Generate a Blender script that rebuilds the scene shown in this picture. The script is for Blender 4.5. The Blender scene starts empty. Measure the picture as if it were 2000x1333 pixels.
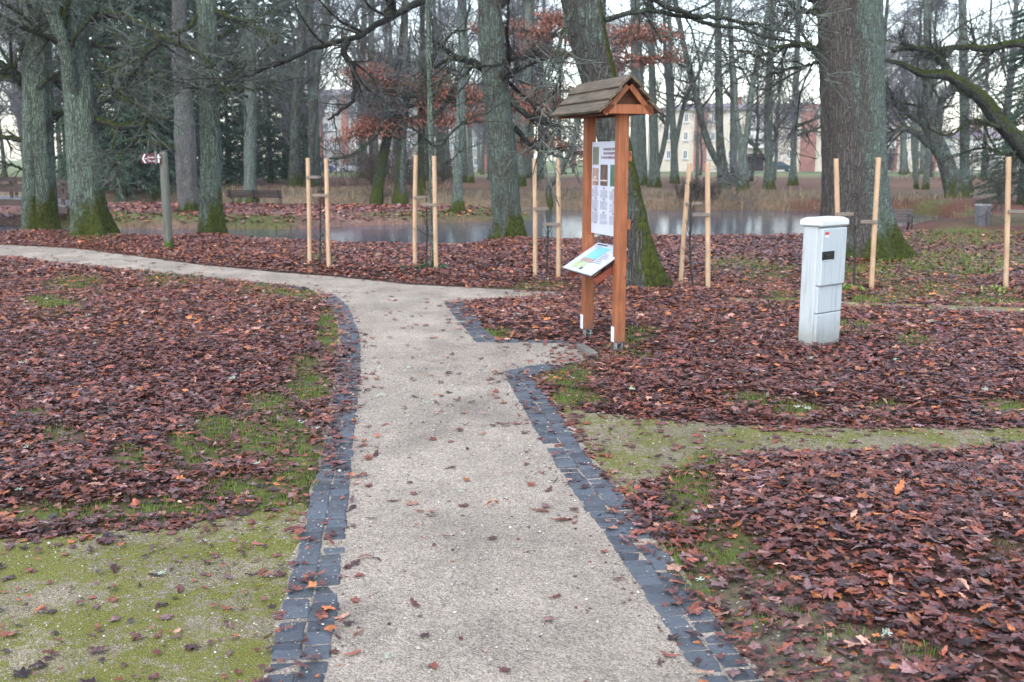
import bpy, math, random
import numpy as np
rng = np.random.default_rng(11)
random.seed(5)
PI = math.pi
# ------------------------------------------------------------------ camera model
F, CX, CY, HOR, H = 2000.0, 1000.0, 666.5, 308.0, 1.65
TH = math.atan((CY - HOR) / F)
cT, sT = math.cos(TH), math.sin(TH)
def ray(x, y):
    X, Y = (x - CX) / F, -(y - CY) / F
    return np.array((X, cT + Y * sT, -sT + Y * cT))
def gp(x, y, z=0.0):
    d = ray(x, y); t = (z - H) / d[2]
    return np.array((0, 0, H)) + d * t
def at(x, y, Y):
    d = ray(x, y); return np.array((0, 0, H)) + d * (Y / d[1])
def gpoly(pts, z=0.0):
    return np.array([gp(x, y, z)[:2] for x, y in pts])
sc = bpy.context.scene
col = sc.collection
cam = bpy.data.cameras.new('camera'); camo = bpy.data.objects.new('camera', cam); col.objects.link(camo)
camo.location = (0, 0, H); camo.rotation_euler = (PI / 2 - TH, 0, 0)
cam.sensor_width = 36; cam.lens = 36 * F / 2000; cam.clip_end = 3000
cam.dof.use_dof = True; cam.dof.focus_distance = 5.2; cam.dof.aperture_fstop = 4.6
sc.camera = camo
# ------------------------------------------------------------------ objects, tags
def tag(o, label=None, cat=None, group=None, kind=None):
    if label: o['label'] = label
    if cat: o['category'] = cat
    if group: o['group'] = group
    if kind: o['kind'] = kind
    return o
def thing(name, loc, label, cat, group=None, rz=0.0):
    o = bpy.data.objects.new(name, None); col.objects.link(o)
    o.location = tuple(float(a) for a in loc); o.rotation_euler = (0, 0, rz); o.empty_display_size = 0.1
    return tag(o, label, cat, group)
def copy_tree(o, parent=None):
    c = o.copy(); col.objects.link(c)
    if parent is not None: c.parent = parent
    for ch in list(o.children): copy_tree(ch, c)
    return c
class MB:
    def __init__(s): s.v = []; s.f = []; s.m = []; s.c = []; s.n = 0
    def add(s, V, Fc, mat=0, c=None):
        V = np.asarray(V, float).reshape(-1, 3); Fc = np.asarray(Fc, int)
        s.v.append(V); s.f.append(Fc + s.n); s.m.append(np.full(len(Fc), mat, int))
        if c is None: c = np.ones((len(V), 3)) * 0.5
        c = np.asarray(c, float)
        if c.ndim == 1: c = np.tile(c, (len(V), 1))
        s.c.append(c); s.n += len(V)
    def box(s, c, d, R=None, mat=0):
        d = np.array(d) / 2
        V = np.array([(-1,-1,-1),(1,-1,-1),(1,1,-1),(-1,1,-1),(-1,-1,1),(1,-1,1),(1,1,1),(-1,1,1)]) * d
        if R is not None: V = V @ np.asarray(R).T
        s.add(V + np.array(c), [(0,3,2,1),(4,5,6,7),(0,1,5,4),(1,2,6,5),(2,3,7,6),(3,0,4,7)], mat)
    def bbox(s, c, d, b=0.004, R=None, mat=0):
        # box with bevelled edges (24 verts)
        d = np.array(d) / 2; b = min(b, d.min() * .45)
        S = np.array([(-1,-1,-1),(1,-1,-1),(1,1,-1),(-1,1,-1),(-1,-1,1),(1,-1,1),(1,1,1),(-1,1,1)], float)
        V = []
        for k in S:
            for a in range(3):
                p = k * (d - b); p[a] = k[a] * d[a]; V.append(p)
        V = np.array(V)
        I = lambda k, a: k * 3 + a
        Q = []
        fc = [((0,3,2,1),2),((4,5,6,7),2),((0,1,5,4),1),((1,2,6,5),0),((2,3,7,6),1),((3,0,4,7),0)]
        for f, a in fc: Q.append([I(k, a) for k in f])
        ed = {}
        for f, a in fc:
            for i in range(4):
                e = (f[i], f[(i+1) % 4]); ed.setdefault(tuple(sorted(e)), []).append((e, a))
        for k, l in ed.items():
            (e, a), (e2, b2) = l
            Q.append([I(e[1], a), I(e[0], a), I(e[0], b2), I(e[1], b2)])
        T = []
        for k in range(8):
            t = [I(k,0), I(k,1), I(k,2)]
            if S[k].prod() < 0: t = t[::-1]
            T.append(t)
        if R is not None: V = V @ np.asarray(R).T
        V = V + np.array(c)
        n0 = s.n; s.add(V, Q, mat); s.f.append(np.array(T) + n0); s.m.append(np.full(8, mat, int))
    def quad(s, a, b, c, d, mat=0): s.add([a, b, c, d], [(0,1,2,3)], mat)
    def tubes(s, P, R, k=6, mat=0, c=None, cap=False):
        P = np.asarray(P, float); R = np.asarray(R, float)
        if P.ndim == 2: P = P[None]; R = R[None]
        N, m, _ = P.shape
        if N == 0: return
        T = np.empty_like(P)
        T[:, 1:-1] = P[:, 2:] - P[:, :-2]; T[:, 0] = P[:, 1] - P[:, 0]; T[:, -1] = P[:, -1] - P[:, -2]
        T /= np.linalg.norm(T, axis=2, keepdims=True) + 1e-9
        mean = T.mean(1); ref = np.where(np.abs(mean[:, 2:3]) > 0.75, np.array([[1., 0.05, 0]]), np.array([[0.05, 0.03, 1.]]))
        U = ref[:, None, :] - (T * ref[:, None, :]).sum(2, keepdims=True) * T
        U /= np.linalg.norm(U, axis=2, keepdims=True) + 1e-9
        W = np.cross(T, U)
        a = np.arange(k) * 2 * PI / k
        V = P[:, :, None, :] + R[:, :, None, None] * (np.cos(a)[None, None, :, None] * U[:, :, None, :] + np.sin(a)[None, None, :, None] * W[:, :, None, :])
        i = np.arange(N)[:, None, None] * m * k; j = np.arange(m - 1)[None, :, None] * k; l = np.arange(k)[None, None, :]; l2 = (l + 1) % k
        Q = np.stack([i + j + l, i + j + l2, i + j + k + l2, i + j + k + l], -1).reshape(-1, 4)
        cc = None
        if c is not None: cc = np.repeat(np.asarray(c), m * k, 0) if np.ndim(c) == 2 else c
        n0 = s.n
        s.add(V.reshape(-1, 3), Q, mat, cc)
        if cap:
            for q in range(N):
                for e, rev in ((0, True), (m - 1, False)):
                    ring = [n0 + q * m * k + e * k + t for t in range(k)]
                    if rev: ring = ring[::-1]
                    s.f.append(np.array([[ring[0], ring[t], ring[t+1]] for t in range(1, k - 1)])); s.m.append(np.full(k - 2, mat, int))
    def lathe(s, prof, k=24, mat=0, c=(0, 0, 0)):
        prof = np.array(prof); a = np.arange(k) * 2 * PI / k
        V = np.stack([prof[:, None, 0] * np.cos(a), prof[:, None, 0] * np.sin(a), np.repeat(prof[:, 1:2], k, 1)], -1).reshape(-1, 3) + np.array(c)
        m = len(prof); Q = [(j*k+l, j*k+(l+1) % k, (j+1)*k+(l+1) % k, (j+1)*k+l) for j in range(m-1) for l in range(k)]
        s.add(V, Q, mat)
    def build(s, name, mats, parent=None, smooth=False, loc=None, colour=False):
        me = bpy.data.meshes.new(name)
        V = np.concatenate(s.v); me.vertices.add(len(V)); me.vertices.foreach_set('co', V.astype(np.float32).ravel())
        lt = np.concatenate([np.full(len(f), f.shape[1]) for f in s.f]); li = np.concatenate([f.ravel() for f in s.f])
        ls = np.concatenate([[0], np.cumsum(lt)[:-1]])
        me.loops.add(len(li)); me.loops.foreach_set('vertex_index', li.astype(np.int32))
        me.polygons.add(len(lt)); me.polygons.foreach_set('loop_start', ls.astype(np.int32))
        me.polygons.foreach_set('material_index', np.concatenate(s.m).astype(np.int32))
        me.polygons.foreach_set('use_smooth', np.full(len(lt), bool(smooth)))
        if colour:
            C = np.concatenate(s.c); a = me.attributes.new('Col', 'FLOAT_COLOR', 'POINT')
            a.data.foreach_set('color', np.hstack([C, np.ones((len(C), 1))]).astype(np.float32).ravel())
        for m in (mats if isinstance(mats, (list, tuple)) else [mats]): me.materials.append(m)
        me.update(calc_edges=True)
        o = bpy.data.objects.new(name, me); col.objects.link(o)
        if parent is not None: o.parent = parent
        if loc is not None: o.location = tuple(float(a) for a in loc)
        return o
# ------------------------------------------------------------------ materials
class G:
    def __init__(s, name):
        s.m = bpy.data.materials.new(name); s.m.use_nodes = True; s.t = s.m.node_tree; s.t.nodes.clear()
        s.out = s.t.nodes.new('ShaderNodeOutputMaterial')
    def n(s, typ, out=0, props=None, **kw):
        nd = s.t.nodes.new('ShaderNode' + typ)
        for k, v in (props or {}).items(): setattr(nd, k, v)
        for k, v in kw.items():
            k = k.replace('_', ' ')
            sk = nd.inputs[int(k[1:])] if k[0] == 'i' and k[1:].isdigit() else nd.inputs[k]
            if isinstance(v, bpy.types.NodeSocket): s.t.links.new(v, sk)
            else:
                if isinstance(v, (tuple, list)) and len(v) == 3 and sk.type == 'RGBA': v = (*v, 1)
                sk.default_value = v
        return nd.outputs[out]
    def math(s, op, a, b=0.5, c=None, clamp=False):
        kw = dict(i0=a, i1=b)
        if c is not None: kw['i2'] = c
        return s.n('Math', props={'operation': op, 'use_clamp': clamp}, **kw)
    def mix(s, f, a, b, mode='MIX'):
        nd = s.t.nodes.new('ShaderNodeMix'); nd.data_type = 'RGBA'; nd.blend_type = mode
        for i, v in ((0, f), (6, a), (7, b)):
            if isinstance(v, bpy.types.NodeSocket): s.t.links.new(v, nd.inputs[i])
            else: nd.inputs[i].default_value = (*v, 1) if isinstance(v, (tuple, list)) and len(v) == 3 else v
        return nd.outputs[2]
    def ramp(s, f, stops):
        nd = s.t.nodes.new('ShaderNodeValToRGB'); s.t.links.new(f, nd.inputs[0]); e = nd.color_ramp.elements
        while len(e) < len(stops): e.new(0.5)
        for el, (p, c) in zip(e, stops):
            el.position = p; el.color = (c, c, c, 1) if not isinstance(c, (tuple, list)) else (*c, 1)
        return nd.outputs[0]
    def sstep(s, x, lo, hi):
        nd = s.t.nodes.new('ShaderNodeMapRange'); nd.interpolation_type = 'SMOOTHSTEP'
        s.t.links.new(x, nd.inputs[0]); nd.inputs[1].default_value = lo; nd.inputs[2].default_value = hi
        return nd.outputs[0]
    def noise(s, vec, scale, detail=4, rough=0.55, dist=0.0, out=0):
        return s.n('TexNoise', out, Vector=vec, Scale=scale, Detail=detail, Roughness=rough, Distortion=dist)
    def vor(s, vec, scale, out=0, feature='F1'):
        return s.n('TexVoronoi', out, props={'feature': feature}, Vector=vec, Scale=scale)
    def obj(s): return s.n('TexCoord', 3)
    def pos(s): return s.n('NewGeometry', 0)
    def scale(s, vec, sc_): return s.n('VectorMath', props={'operation': 'MULTIPLY'}, i0=vec, i1=sc_)
    def bump(s, h, strength=0.5, dist=0.02, normal=None):
        kw = dict(Height=h, Strength=strength, Distance=dist)
        if normal is not None: kw['Normal'] = normal
        return s.n('Bump', **kw)
    def pbr(s, colour, rough=0.7, normal=None, spec=0.5, metal=0.0, **kw):
        kw = {k: v for k, v in kw.items()}
        a = dict(Base_Color=colour, Roughness=rough, Metallic=metal, **kw); a['Specular IOR Level'] = spec
        if normal is not None: a['Normal'] = normal
        sh = s.n('BsdfPrincipled', **{k: v for k, v in a.items()})
        s.t.links.new(sh, s.out.inputs[0]); return s.m
def simple(name, c, rough=0.7, var=0.15, scale=8.0, metal=0.0, spec=0.4, bump=0.0):
    g = G(name); p = g.obj(); n = g.noise(p, scale, 5)
    cc = g.mix(g.sstep(n, 0.3, 0.7), tuple(x * (1 - var) for x in c), tuple(min(1, x * (1 + var)) for x in c))
    nm = g.bump(g.noise(p, scale * 4, 4), bump, 0.01) if bump else None
    return g.pbr(cc, rough, nm, spec, metal)
def bark(name, dark, light, lichen=(.125, .165, .135), lich=0.5, moss_h=0.8, moss=0.5, lside=(0, 0), mside=(0, 0), k=1.0, topmoss=0.0, mosscol=(.062, .076, .010), stripe=None, vs=24):
    g = G(name); p = g.obj()
    st = g.scale(p, (1.0 * k, 1.0 * k, 0.16 * k))
    r1 = g.noise(st, 16, 6, 0.6, 0.6); r2 = g.vor(g.n('VectorMath', props={'operation': 'ADD'}, i0=g.scale(p, (k, k, .11 * k)), i1=g.scale(g.noise(p, 5, 4, .6, 0, 1), (.08, .08, .08))), vs , 0, 'DISTANCE_TO_EDGE')
    h = g.math('ADD', g.math('MULTIPLY', g.sstep(r2, 0.0, 0.25), 0.5), r1)
    c = g.mix(g.sstep(h, 0.45, 1.05), dark, light)
    c = g.mix(g.math('MULTIPLY', g.noise(p, 2.3, 4), 0.55), c, tuple(x * 1.5 for x in dark))
    nrm = g.n('NewGeometry', 1)
    sep = g.n('SeparateXYZ', Vector=nrm) ; nx = sep; nodeN = sep.node
    ny, nz = nodeN.outputs[1], nodeN.outputs[2]
    def side(v): return g.math('ADD', g.math('MULTIPLY', nx, float(v[0])), g.math('MULTIPLY', ny, float(v[1])))
    ln = g.math('ADD', g.noise(p, 13 * k, 8, 0.78), g.math('MULTIPLY', g.noise(p, 1.9, 4), 0.7))
    ln = g.math('ADD', ln, side(lside))
    lm = g.math('MULTIPLY', g.sstep(ln, 1.02 - lich * 0.42, 1.22 - lich * 0.42), g.math('ADD', g.math('MULTIPLY', g.sstep(h, .4, .95), .65), .25))
    lc = g.mix(g.sstep(g.noise(p, 34 * k, 5, .75), .35, .65), tuple(x * .7 for x in lichen), tuple(x * 1.9 for x in lichen))
    c = g.mix(lm, c, lc)
    oz = g.n('SeparateXYZ', 2, Vector=p)
    mn = g.math('ADD', g.math('ADD', g.math('MULTIPLY', g.math('SUBTRACT', moss_h, oz), 0.9 / max(moss_h, .2)), g.math('ADD', g.noise(p, 7, 7, .75), g.math('MULTIPLY', g.math('SUBTRACT', g.noise(g.scale(p, (1, 1, .45)), 2.6, 6, .7), .5), 3.3))), side(mside))
    mm = g.math('MULTIPLY', g.sstep(mn, 0.92 - 0.4 * moss, 1.5 - 0.4 * moss), 1.0 if moss > 0 else 0.0)
    if topmoss > 0:
        tm = g.math('ADD', g.math('MULTIPLY', nz, 0.6), g.math('ADD', g.noise(p, 7, 5, .7), g.math('MULTIPLY', g.noise(p, .9, 2), .9)))
        mm = g.math('MAXIMUM', mm, g.sstep(tm, 1.45 - topmoss * .55, 1.62 - topmoss * .55))
    if stripe: mm = g.math('MAXIMUM', mm, g.sstep(g.math('ADD', side(stripe[0]), g.math('MULTIPLY', g.noise(p, 4, 6, .7), .6)), stripe[1], stripe[1] + .12))
    mc = g.mix(g.sstep(g.noise(p, 15, 7, .75), .3, .7), tuple(x * .45 for x in mosscol), tuple(x * 1.7 for x in mosscol))
    c = g.mix(mm, c, mc)
    hh = g.math('ADD', h, g.math('MULTIPLY', g.noise(p, 60, 4, .7), g.math('MULTIPLY', g.math('ADD', mm, lm), .6)))
    return g.pbr(c, 0.92, g.bump(hh, 1.0, 0.055), 0.25)
# ------------------------------------------------------------------ small maths
def norm(a): return a / (np.linalg.norm(a, axis=-1, keepdims=True) + 1e-9)
def spline(C, n):
    C = np.asarray(C, float); k = len(C)
    if k == 2: return C[0] + (C[1] - C[0]) * np.linspace(0, 1, n)[:, None]
    d = np.concatenate([[0], np.cumsum(np.linalg.norm(np.diff(C[:, :3], axis=0), axis=1))]); d /= d[-1]
    M = np.gradient(C, d, axis=0); t = np.linspace(0, 1, n); i = np.clip(np.searchsorted(d, t, 'right') - 1, 0, k - 2)
    hh = (d[i + 1] - d[i])[:, None]; s = ((t - d[i]) / (d[i + 1] - d[i]))[:, None]
    return ((2*s**3-3*s**2+1) * C[i] + (s**3-2*s**2+s) * hh * M[i] + (-2*s**3+3*s**2) * C[i+1] + (s**3-s**2) * hh * M[i+1])
def sdf(P, poly):
    P = np.asarray(P, float); poly = np.asarray(poly, float); n = len(poly); best = np.full(len(P), 1e9); ins = np.zeros(len(P), bool)
    for i in range(n):
        a, b = poly[i], poly[(i + 1) % n]; e = b - a; w = P - a
        t = np.clip((w @ e) / (e @ e + 1e-12), 0, 1); best = np.minimum(best, np.linalg.norm(w - t[:, None] * e, axis=1))
        c = ((a[1] > P[:, 1]) != (b[1] > P[:, 1])); x = (b[0]-a[0]) * (P[:, 1]-a[1]) / (b[1]-a[1] + 1e-12) + a[0]
        ins ^= c & (P[:, 0] < x)
    return np.where(ins, -best, best)
def sst(x, a, b):
    t = np.clip((x - a) / (b - a), 0, 1); return t * t * (3 - 2 * t)
_ws = [(rng.normal(size=2), rng.uniform(0, 6.28)) for _ in range(24)]
def fnoise(x, y, s=1.0, o=0):
    r = 0
    for i in range(6):
        w, ph = _ws[(i + o) % 24]; k = (0.7 + 0.35 * i) * s
        r = r + np.sin((x * w[0] + y * w[1]) * k + ph) / (1 + .35 * i)
    return r / 3.2
# ------------------------------------------------------------------ tree generator
def paths_at(P, R, idx, t):
    m = P.shape[1]; s = t * (m - 1); i = np.minimum(s.astype(int), m - 2); f = (s - i)
    a, b = P[idx, i], P[idx, i + 1]
    return a + (b - a) * f[:, None], norm(b - a), R[idx, i] * (1 - f) + R[idx, i + 1] * f
def grow(p, d, L, r0, r1, m, wander, trop, rg):
    N = len(p); P = np.empty((N, m, 3)); P[:, 0] = p; d = d.copy()
    for k in range(1, m):
        d = norm(d + wander * rg.normal(size=(N, 3)) + np.array([0, 0, 1]) * (trop if np.ndim(trop) == 0 else trop[:, None]))
        P[:, k] = P[:, k - 1] + d * (L / (m - 1))[:, None]
    t = np.linspace(0, 1, m)[None]
    R = r0[:, None] * (1 - t) + r1 * t if np.ndim(r1) == 0 else r0[:, None] * (1 - t) + r1[:, None] * t
    return P, R
def spawn(P, R, npp, t0, t1, a0, a1, l0, l1, m, wander, trop, ratio, rend, rg, lenfall=0.5, up=0.0):
    N = P.shape[0]
    Ls = np.linalg.norm(np.diff(P, axis=1), axis=2).sum(1)
    cnt = np.full(N, npp) if np.ndim(npp) == 0 else npp
    idx = np.repeat(np.arange(N), cnt); K = len(idx)
    t = rg.uniform(t0, t1, K)
    p, tan, r = paths_at(P, R, idx, t)
    q = rg.normal(size=(K, 3)); q[:, 2] += up; q = norm(q - (q * tan).sum(1, keepdims=True) * tan)
    a = rg.uniform(a0, a1, K)[:, None]
    d = np.cos(a) * tan + np.sin(a) * q
    L = rg.uniform(l0, l1, K) * (1 - lenfall * t)
    return grow(p, d, L, np.maximum(r * ratio, rend * 1.1), rend, m, wander, trop, rg)
def trunk_mesh(mb, ctrl, radii, sides=36, rings=70, flare=0.55, flare_h=0.45, rough=0.05, seed=0, roots=5, mat=0, sink=0.25):
    rg = np.random.default_rng(seed)
    C = np.asarray(ctrl, float); CR = np.hstack([C, np.asarray(radii, float)[:, None]])
    S = spline(CR, 160)
    L = np.concatenate([[0], np.cumsum(np.linalg.norm(np.diff(S[:, :3], axis=0), axis=1))])
    u = np.linspace(0, 1, rings) ** 1.5 * L[-1]
    P = np.stack([np.interp(u, L, S[:, i]) for i in range(4)], 1)
    R = P[:, 3]; P = P[:, :3]
    a = np.arange(sides) * 2 * PI / sides
    z = (u - u[0])[:, None]
    A = a[None, :]
    ph = rg.uniform(0, 6.28, 12); w = np.zeros((rings, sides))
    for i, k in enumerate((2, 3, 5, 7, 9, 11)):
        w += np.sin(k * A + ph[i] + np.sin(z * (0.5 + .35 * i) + ph[i + 5]) * (1.2 if i > 1 else .6)) / (1 + .5 * i)
    fl = flare * np.exp(-z / flare_h) * (0.55 + 0.45 * np.cos(roots * A + ph[9]) + .25 * np.cos(2 * A + ph[10]))
    rr = R[:, None] * (1 + rough * w + fl) + 0.006 * rg.normal(size=(rings, sides)) * (R[:, None] > .08)
    T = norm(np.gradient(P, axis=0)); ref = np.array([1., 0, 0]); U = norm(ref - (T @ ref)[:, None] * T); W = np.cross(T, U)
    V = P[:, None] + rr[..., None] * (np.cos(A)[..., None] * U[:, None] + np.sin(A)[..., None] * W[:, None])
    V[0, :, 2] -= sink
    j = np.arange(rings - 1)[:, None] * sides; l = np.arange(sides)[None]; l2 = (l + 1) % sides
    Q = np.stack([j + l + 0*l, j + l2, j + sides + l2, j + sides + l], -1).reshape(-1, 4)
    mb.add(V.reshape(-1, 3), Q, mat)
    return P, R
# ------------------------------------------------------------------ world and light
w = bpy.data.worlds.new('World'); sc.world = w; w.use_nodes = True
nt = w.node_tree; bg = nt.nodes['Background']
sky = nt.nodes.new('ShaderNodeTexSky'); sky.sky_type = 'NISHITA'; sky.sun_disc = False
SUN_EL, SUN_AZ = math.radians(50), math.radians(200)
sky.sun_elevation = SUN_EL; sky.sun_rotation = SUN_AZ; sky.dust_density = 1.2; sky.air_density = 1.2
hs = nt.nodes.new('ShaderNodeHueSaturation'); hs.inputs['Saturation'].default_value = 0.7
nt.links.new(sky.outputs[0], hs.inputs['Color']); nt.links.new(hs.outputs[0], bg.inputs[0]); bg.inputs[1].default_value = 0.15
sun = bpy.data.lights.new('sun', 'SUN'); sun.energy = 0.5; sun.angle = math.radians(40); sun.color = (1, .98, .96)
suno = bpy.data.objects.new('sun', sun); col.objects.link(suno)
suno.rotation_euler = (PI / 2 - SUN_EL, 0, -SUN_AZ + PI)
sc.view_settings.view_transform = 'Standard'; sc.view_settings.look = 'None'; sc.view_settings.exposure = 1.72; sc.view_settings.gamma = 1
sc.render.engine = 'CYCLES'; sc.cycles.use_denoising = True; sc.cycles.max_bounces = 6; sc.cycles.diffuse_bounces = 3; sc.cycles.transparent_max_bounces = 4
# ------------------------------------------------------------------ layout polygons (world ground plane)
LI = [(632,1345),(645,1300),(658,1210),(668,1110),(680,1000),(688,900),(697,800),(704,720),(703,665),(693,630),(678,600),(652,576)]
LO = [(515,1345),(532,1270),(562,1150),(588,1050),(605,980),(630,890),(645,810),(658,730),(664,665),(660,630),(646,600),(622,574)]
RI = [(985,733),(1003,768),(1030,815),(1062,872),(1095,925),(1135,985),(1185,1055),(1235,1130),(1290,1212),(1340,1290),(1372,1345)]
RO = [(1040,733),(1062,768),(1096,815),(1133,872),(1172,922),(1218,975),(1268,1040),(1325,1115),(1385,1195),(1440,1268),(1500,1345)]
AI = [(866,592),(888,620),(912,650),(928,670)]; AO = [(905,590),(927,616),(950,643),(972,669)]
ext = lambda l, y: [gp(l[0][0] + (l[0][0]-l[1][0])/(l[0][1]-l[1][1])*(y-l[0][1]), y)[:2]]
def W(pts): return [gp(x, y)[:2] for x, y in pts]
wLI, wLO, wRI, wRO = ext(LI, 1900) + W(LI), ext(LO, 1900) + W(LO), W(RI) + ext(RI[::-1], 1900), W(RO) + ext(RO[::-1], 1900)
up_edge = [(-400,466),(-200,474),(0,479),(141,486),(247,499),(388,518),(529,532),(640,541),(746,551),(800,557),(916,563),(1097,572)]
lo_edge = [(600,563),(476,549),(353,537),(282,530),(141,517),(35,503),(-200,494),(-400,490)]
hLI = [(a * -.08 + b * 1.08) for a, b in zip(wLI, wLO)]; hRI = [(a * -.08 + b * 1.08) for a, b in zip(wRI, wRO)]
PATH = np.array(wLI + W(lo_edge) + W(up_edge) + W([(1097,578),(989,583),(924,586)]) + W(AI) + W([(975,673),(1140,676),(1158,700),(1080,715),(1010,726)]) + wRI)
ML = np.array(W([(-500,1080),(0,1058),(130,1047),(300,1030),(450,1012),(600,982)]) + W([(x + 70, y) for x, y in LO[3::-1]]) + ext(LO, 1900) + [(-6., 2.0), (-6., 3.0)])
MR = np.array(W([(1085,795),(1150,808),(1300,822),(1500,833),(1700,838),(2000,836),(2500,832),(2500,884),(2000,872),(1800,886),(1600,888),(1420,892),(1330,918),(1260,945),(1225,975),(1172,922),(1133,872)]))
SR = np.array(W([(1400,592),(1600,598),(1800,606),(2000,612),(2400,624),(2400,636),(2000,622),(1800,615),(1600,607),(1400,600)]))
BR = np.array(W([(1400,1150),(1560,1165),(1640,1240),(1760,1345),(1850,1500),(1600,1700)]) + [wRO[-1]] + [wRO[-2]])
WL = -0.45
pond_near = [(-900,450),(-300,446),(0,455),(32,447),(80,439),(140,440),(180,445),(240,455),(330,460),(380,450),(450,449),(490,460),(600,467),(700,473),(890,473),(940,459),(1040,458),(1085,464),(1290,460),(1450,460),(1560,458),(1640,452),(1700,443),(1770,431),(1850,422)]
POND = np.array(W(pond_near) + [tuple(gp(1885,424,-.2)[:2]), (15.5, 37.), (14.5, 39.5)] + [tuple(gp(x, y, WL)[:2]) for x, y in [(1760,420),(1600,414),(1500,411),(1240,411)]] + [(-2, 42.5), (-12, 44.5), (-30, 45.), (-45, 42.), (-45, 24.)])
ISL = np.array([tuple(gp(x, y, WL)[:2]) for x, y in [(-900,436),(-300,437),(0,440),(140,445),(250,448),(450,450),(560,450),(702,443),(850,438),(963,434),(1030,430),(1068,424)]] + [(1.35, 36.2), (-1.5, 37.6), (-6, 38.8), (-14, 40.), (-30, 41.), (-38, 40.)])
def gz(X, Y):
    X = np.asarray(X, float); Y = np.asarray(Y, float); sh = np.broadcast(X, Y).shape
    X = np.broadcast_to(X, sh).ravel(); Y = np.broadcast_to(Y, sh).ravel(); P = np.stack([X, Y], 1)
    z = np.zeros(len(P))
    near = (Y < 24) & (np.abs(X) < 22)
    m = np.ones(len(P))
    if near.any():
        q = P[near]; d = np.minimum(np.minimum(sdf(q, PATH), sdf(q, MR)), np.minimum(sdf(q, ML), sdf(q, BR)))
        mm = sst(d, 0.2, 0.75); m[near] = mm
    z += m * (0.045 + 0.05 * fnoise(X, Y, 1.1) + 0.02 * fnoise(X, Y, 3.1, 5))
    wd = np.full(len(P), 9.0); pn = (Y > 16) & (Y < 52) & (np.abs(X) < 60)
    if pn.any():
        q = P[pn]; wd[pn] = np.maximum(sdf(q, POND), -sdf(q, ISL))
    far = sst(Y, 40, 46) * 0.12 - 0.56 * sst(Y, 75, 135)
    z += far
    isl = (wd > 0) & (Y > 27) & (Y < 42) & (X < 3)
    z = np.where(isl, -0.16 + 0.14 * sst(wd, 0, 2.2) + 0.03 * fnoise(X, Y, 1.0), z)
    e = sst(wd, -0.35, 0.4)
    z = np.where(wd < 3, -1.0 * (1 - e) + (z - 0.10 * (1 - sst(wd, 0.1, 1.4))) * e, z)
    return z.reshape(sh)
def gz1(x, y): return float(gz(np.array([x]), np.array([y]))[0])
def on(x, y):                      # ground point seen at a pixel, on the real terrain
    d = ray(x, y); d = d / d[1]; ys = np.concatenate([np.arange(2, 60, .06), np.arange(60, 240, .4)])
    P = np.array((0, 0, H)) + ys[:, None] * d; below = P[:, 2] <= gz(P[:, 0], P[:, 1]); i = int(np.argmax(below)) if below.any() else len(ys) - 1
    a, b = ys[max(i - 1, 0)], ys[i]
    for _ in range(12):
        m_ = (a + b) / 2; q = np.array((0, 0, H)) + m_ * d
        if q[2] <= gz1(q[0], q[1]): b = m_
        else: a = m_
    q = np.array((0, 0, H)) + b * d; return np.array((q[0], q[1], gz1(q[0], q[1])))
def proj(P):
    P = np.asarray(P, float) - np.array((0, 0, H)); zc = P[:, 1] * cT - P[:, 2] * sT; yc = P[:, 1] * sT + P[:, 2] * cT
    return CX + F * P[:, 0] / zc, CY - F * yc / zc
GRASS = [(605,760,45,50),(590,890,55,45),(560,840,45,35),(480,960,80,22),(400,905,60,25),(250,905,40,18),(1130,782,60,18),(1250,702,60,11),(1290,1100,45,35),(1350,1150,60,28),(1450,1230,70,26),(1650,1250,60,20),(560,570,110,20),(640,650,22,45),(500,545,120,12),(330,545,60,18),(150,560,60,18),(100,600,60,16),(530,800,60,25),(440,850,75,30),(520,880,75,35),(570,950,55,30),(350,880,40,20),(120,860,50,18),(60,820,40,15),(300,1000,190,20),(80,1008,120,17),(540,985,60,18),
 (1110,738,58,28),(1190,692,50,14),(1240,668,40,14),(965,656,36,10),(1350,960,60,45),(1420,1080,70,35),(1330,1010,30,30),(1500,1130,60,22),(1585,1195,50,16),(1380,905,50,15),(1960,1110,40,35),(1900,1000,26,14),(1800,1280,60,18),
 (1460,790,50,11),(1560,805,60,13),(1720,803,60,11),(1960,800,50,13),(1780,680,40,16),(1640,650,60,14),(1530,585,60,7),(1700,590,60,9),(1800,572,100,18),(1930,592,80,11),(1850,520,150,25),(1700,540,80,20),(1500,540,60,18),(1430,520,60,18),(1900,470,120,16),(1050,562,60,6),(930,566,60,4),(835,524,28,8),(625,516,34,8),(180,468,60,7)]
def grass_mask(P):
    x, y = proj(P); m = np.zeros(len(x))
    nz = 0.35 * fnoise(P[:, 0], P[:, 1], 5.0, 3)
    for cx, cy, rx, ry in GRASS: m = np.maximum(m, 1.25 - np.hypot((x - cx) / rx, (y - cy) / ry) + nz)
    return np.clip(m * 1.6, 0, 1) * np.where(P[:, 1] > 12, .62, 1)
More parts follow.
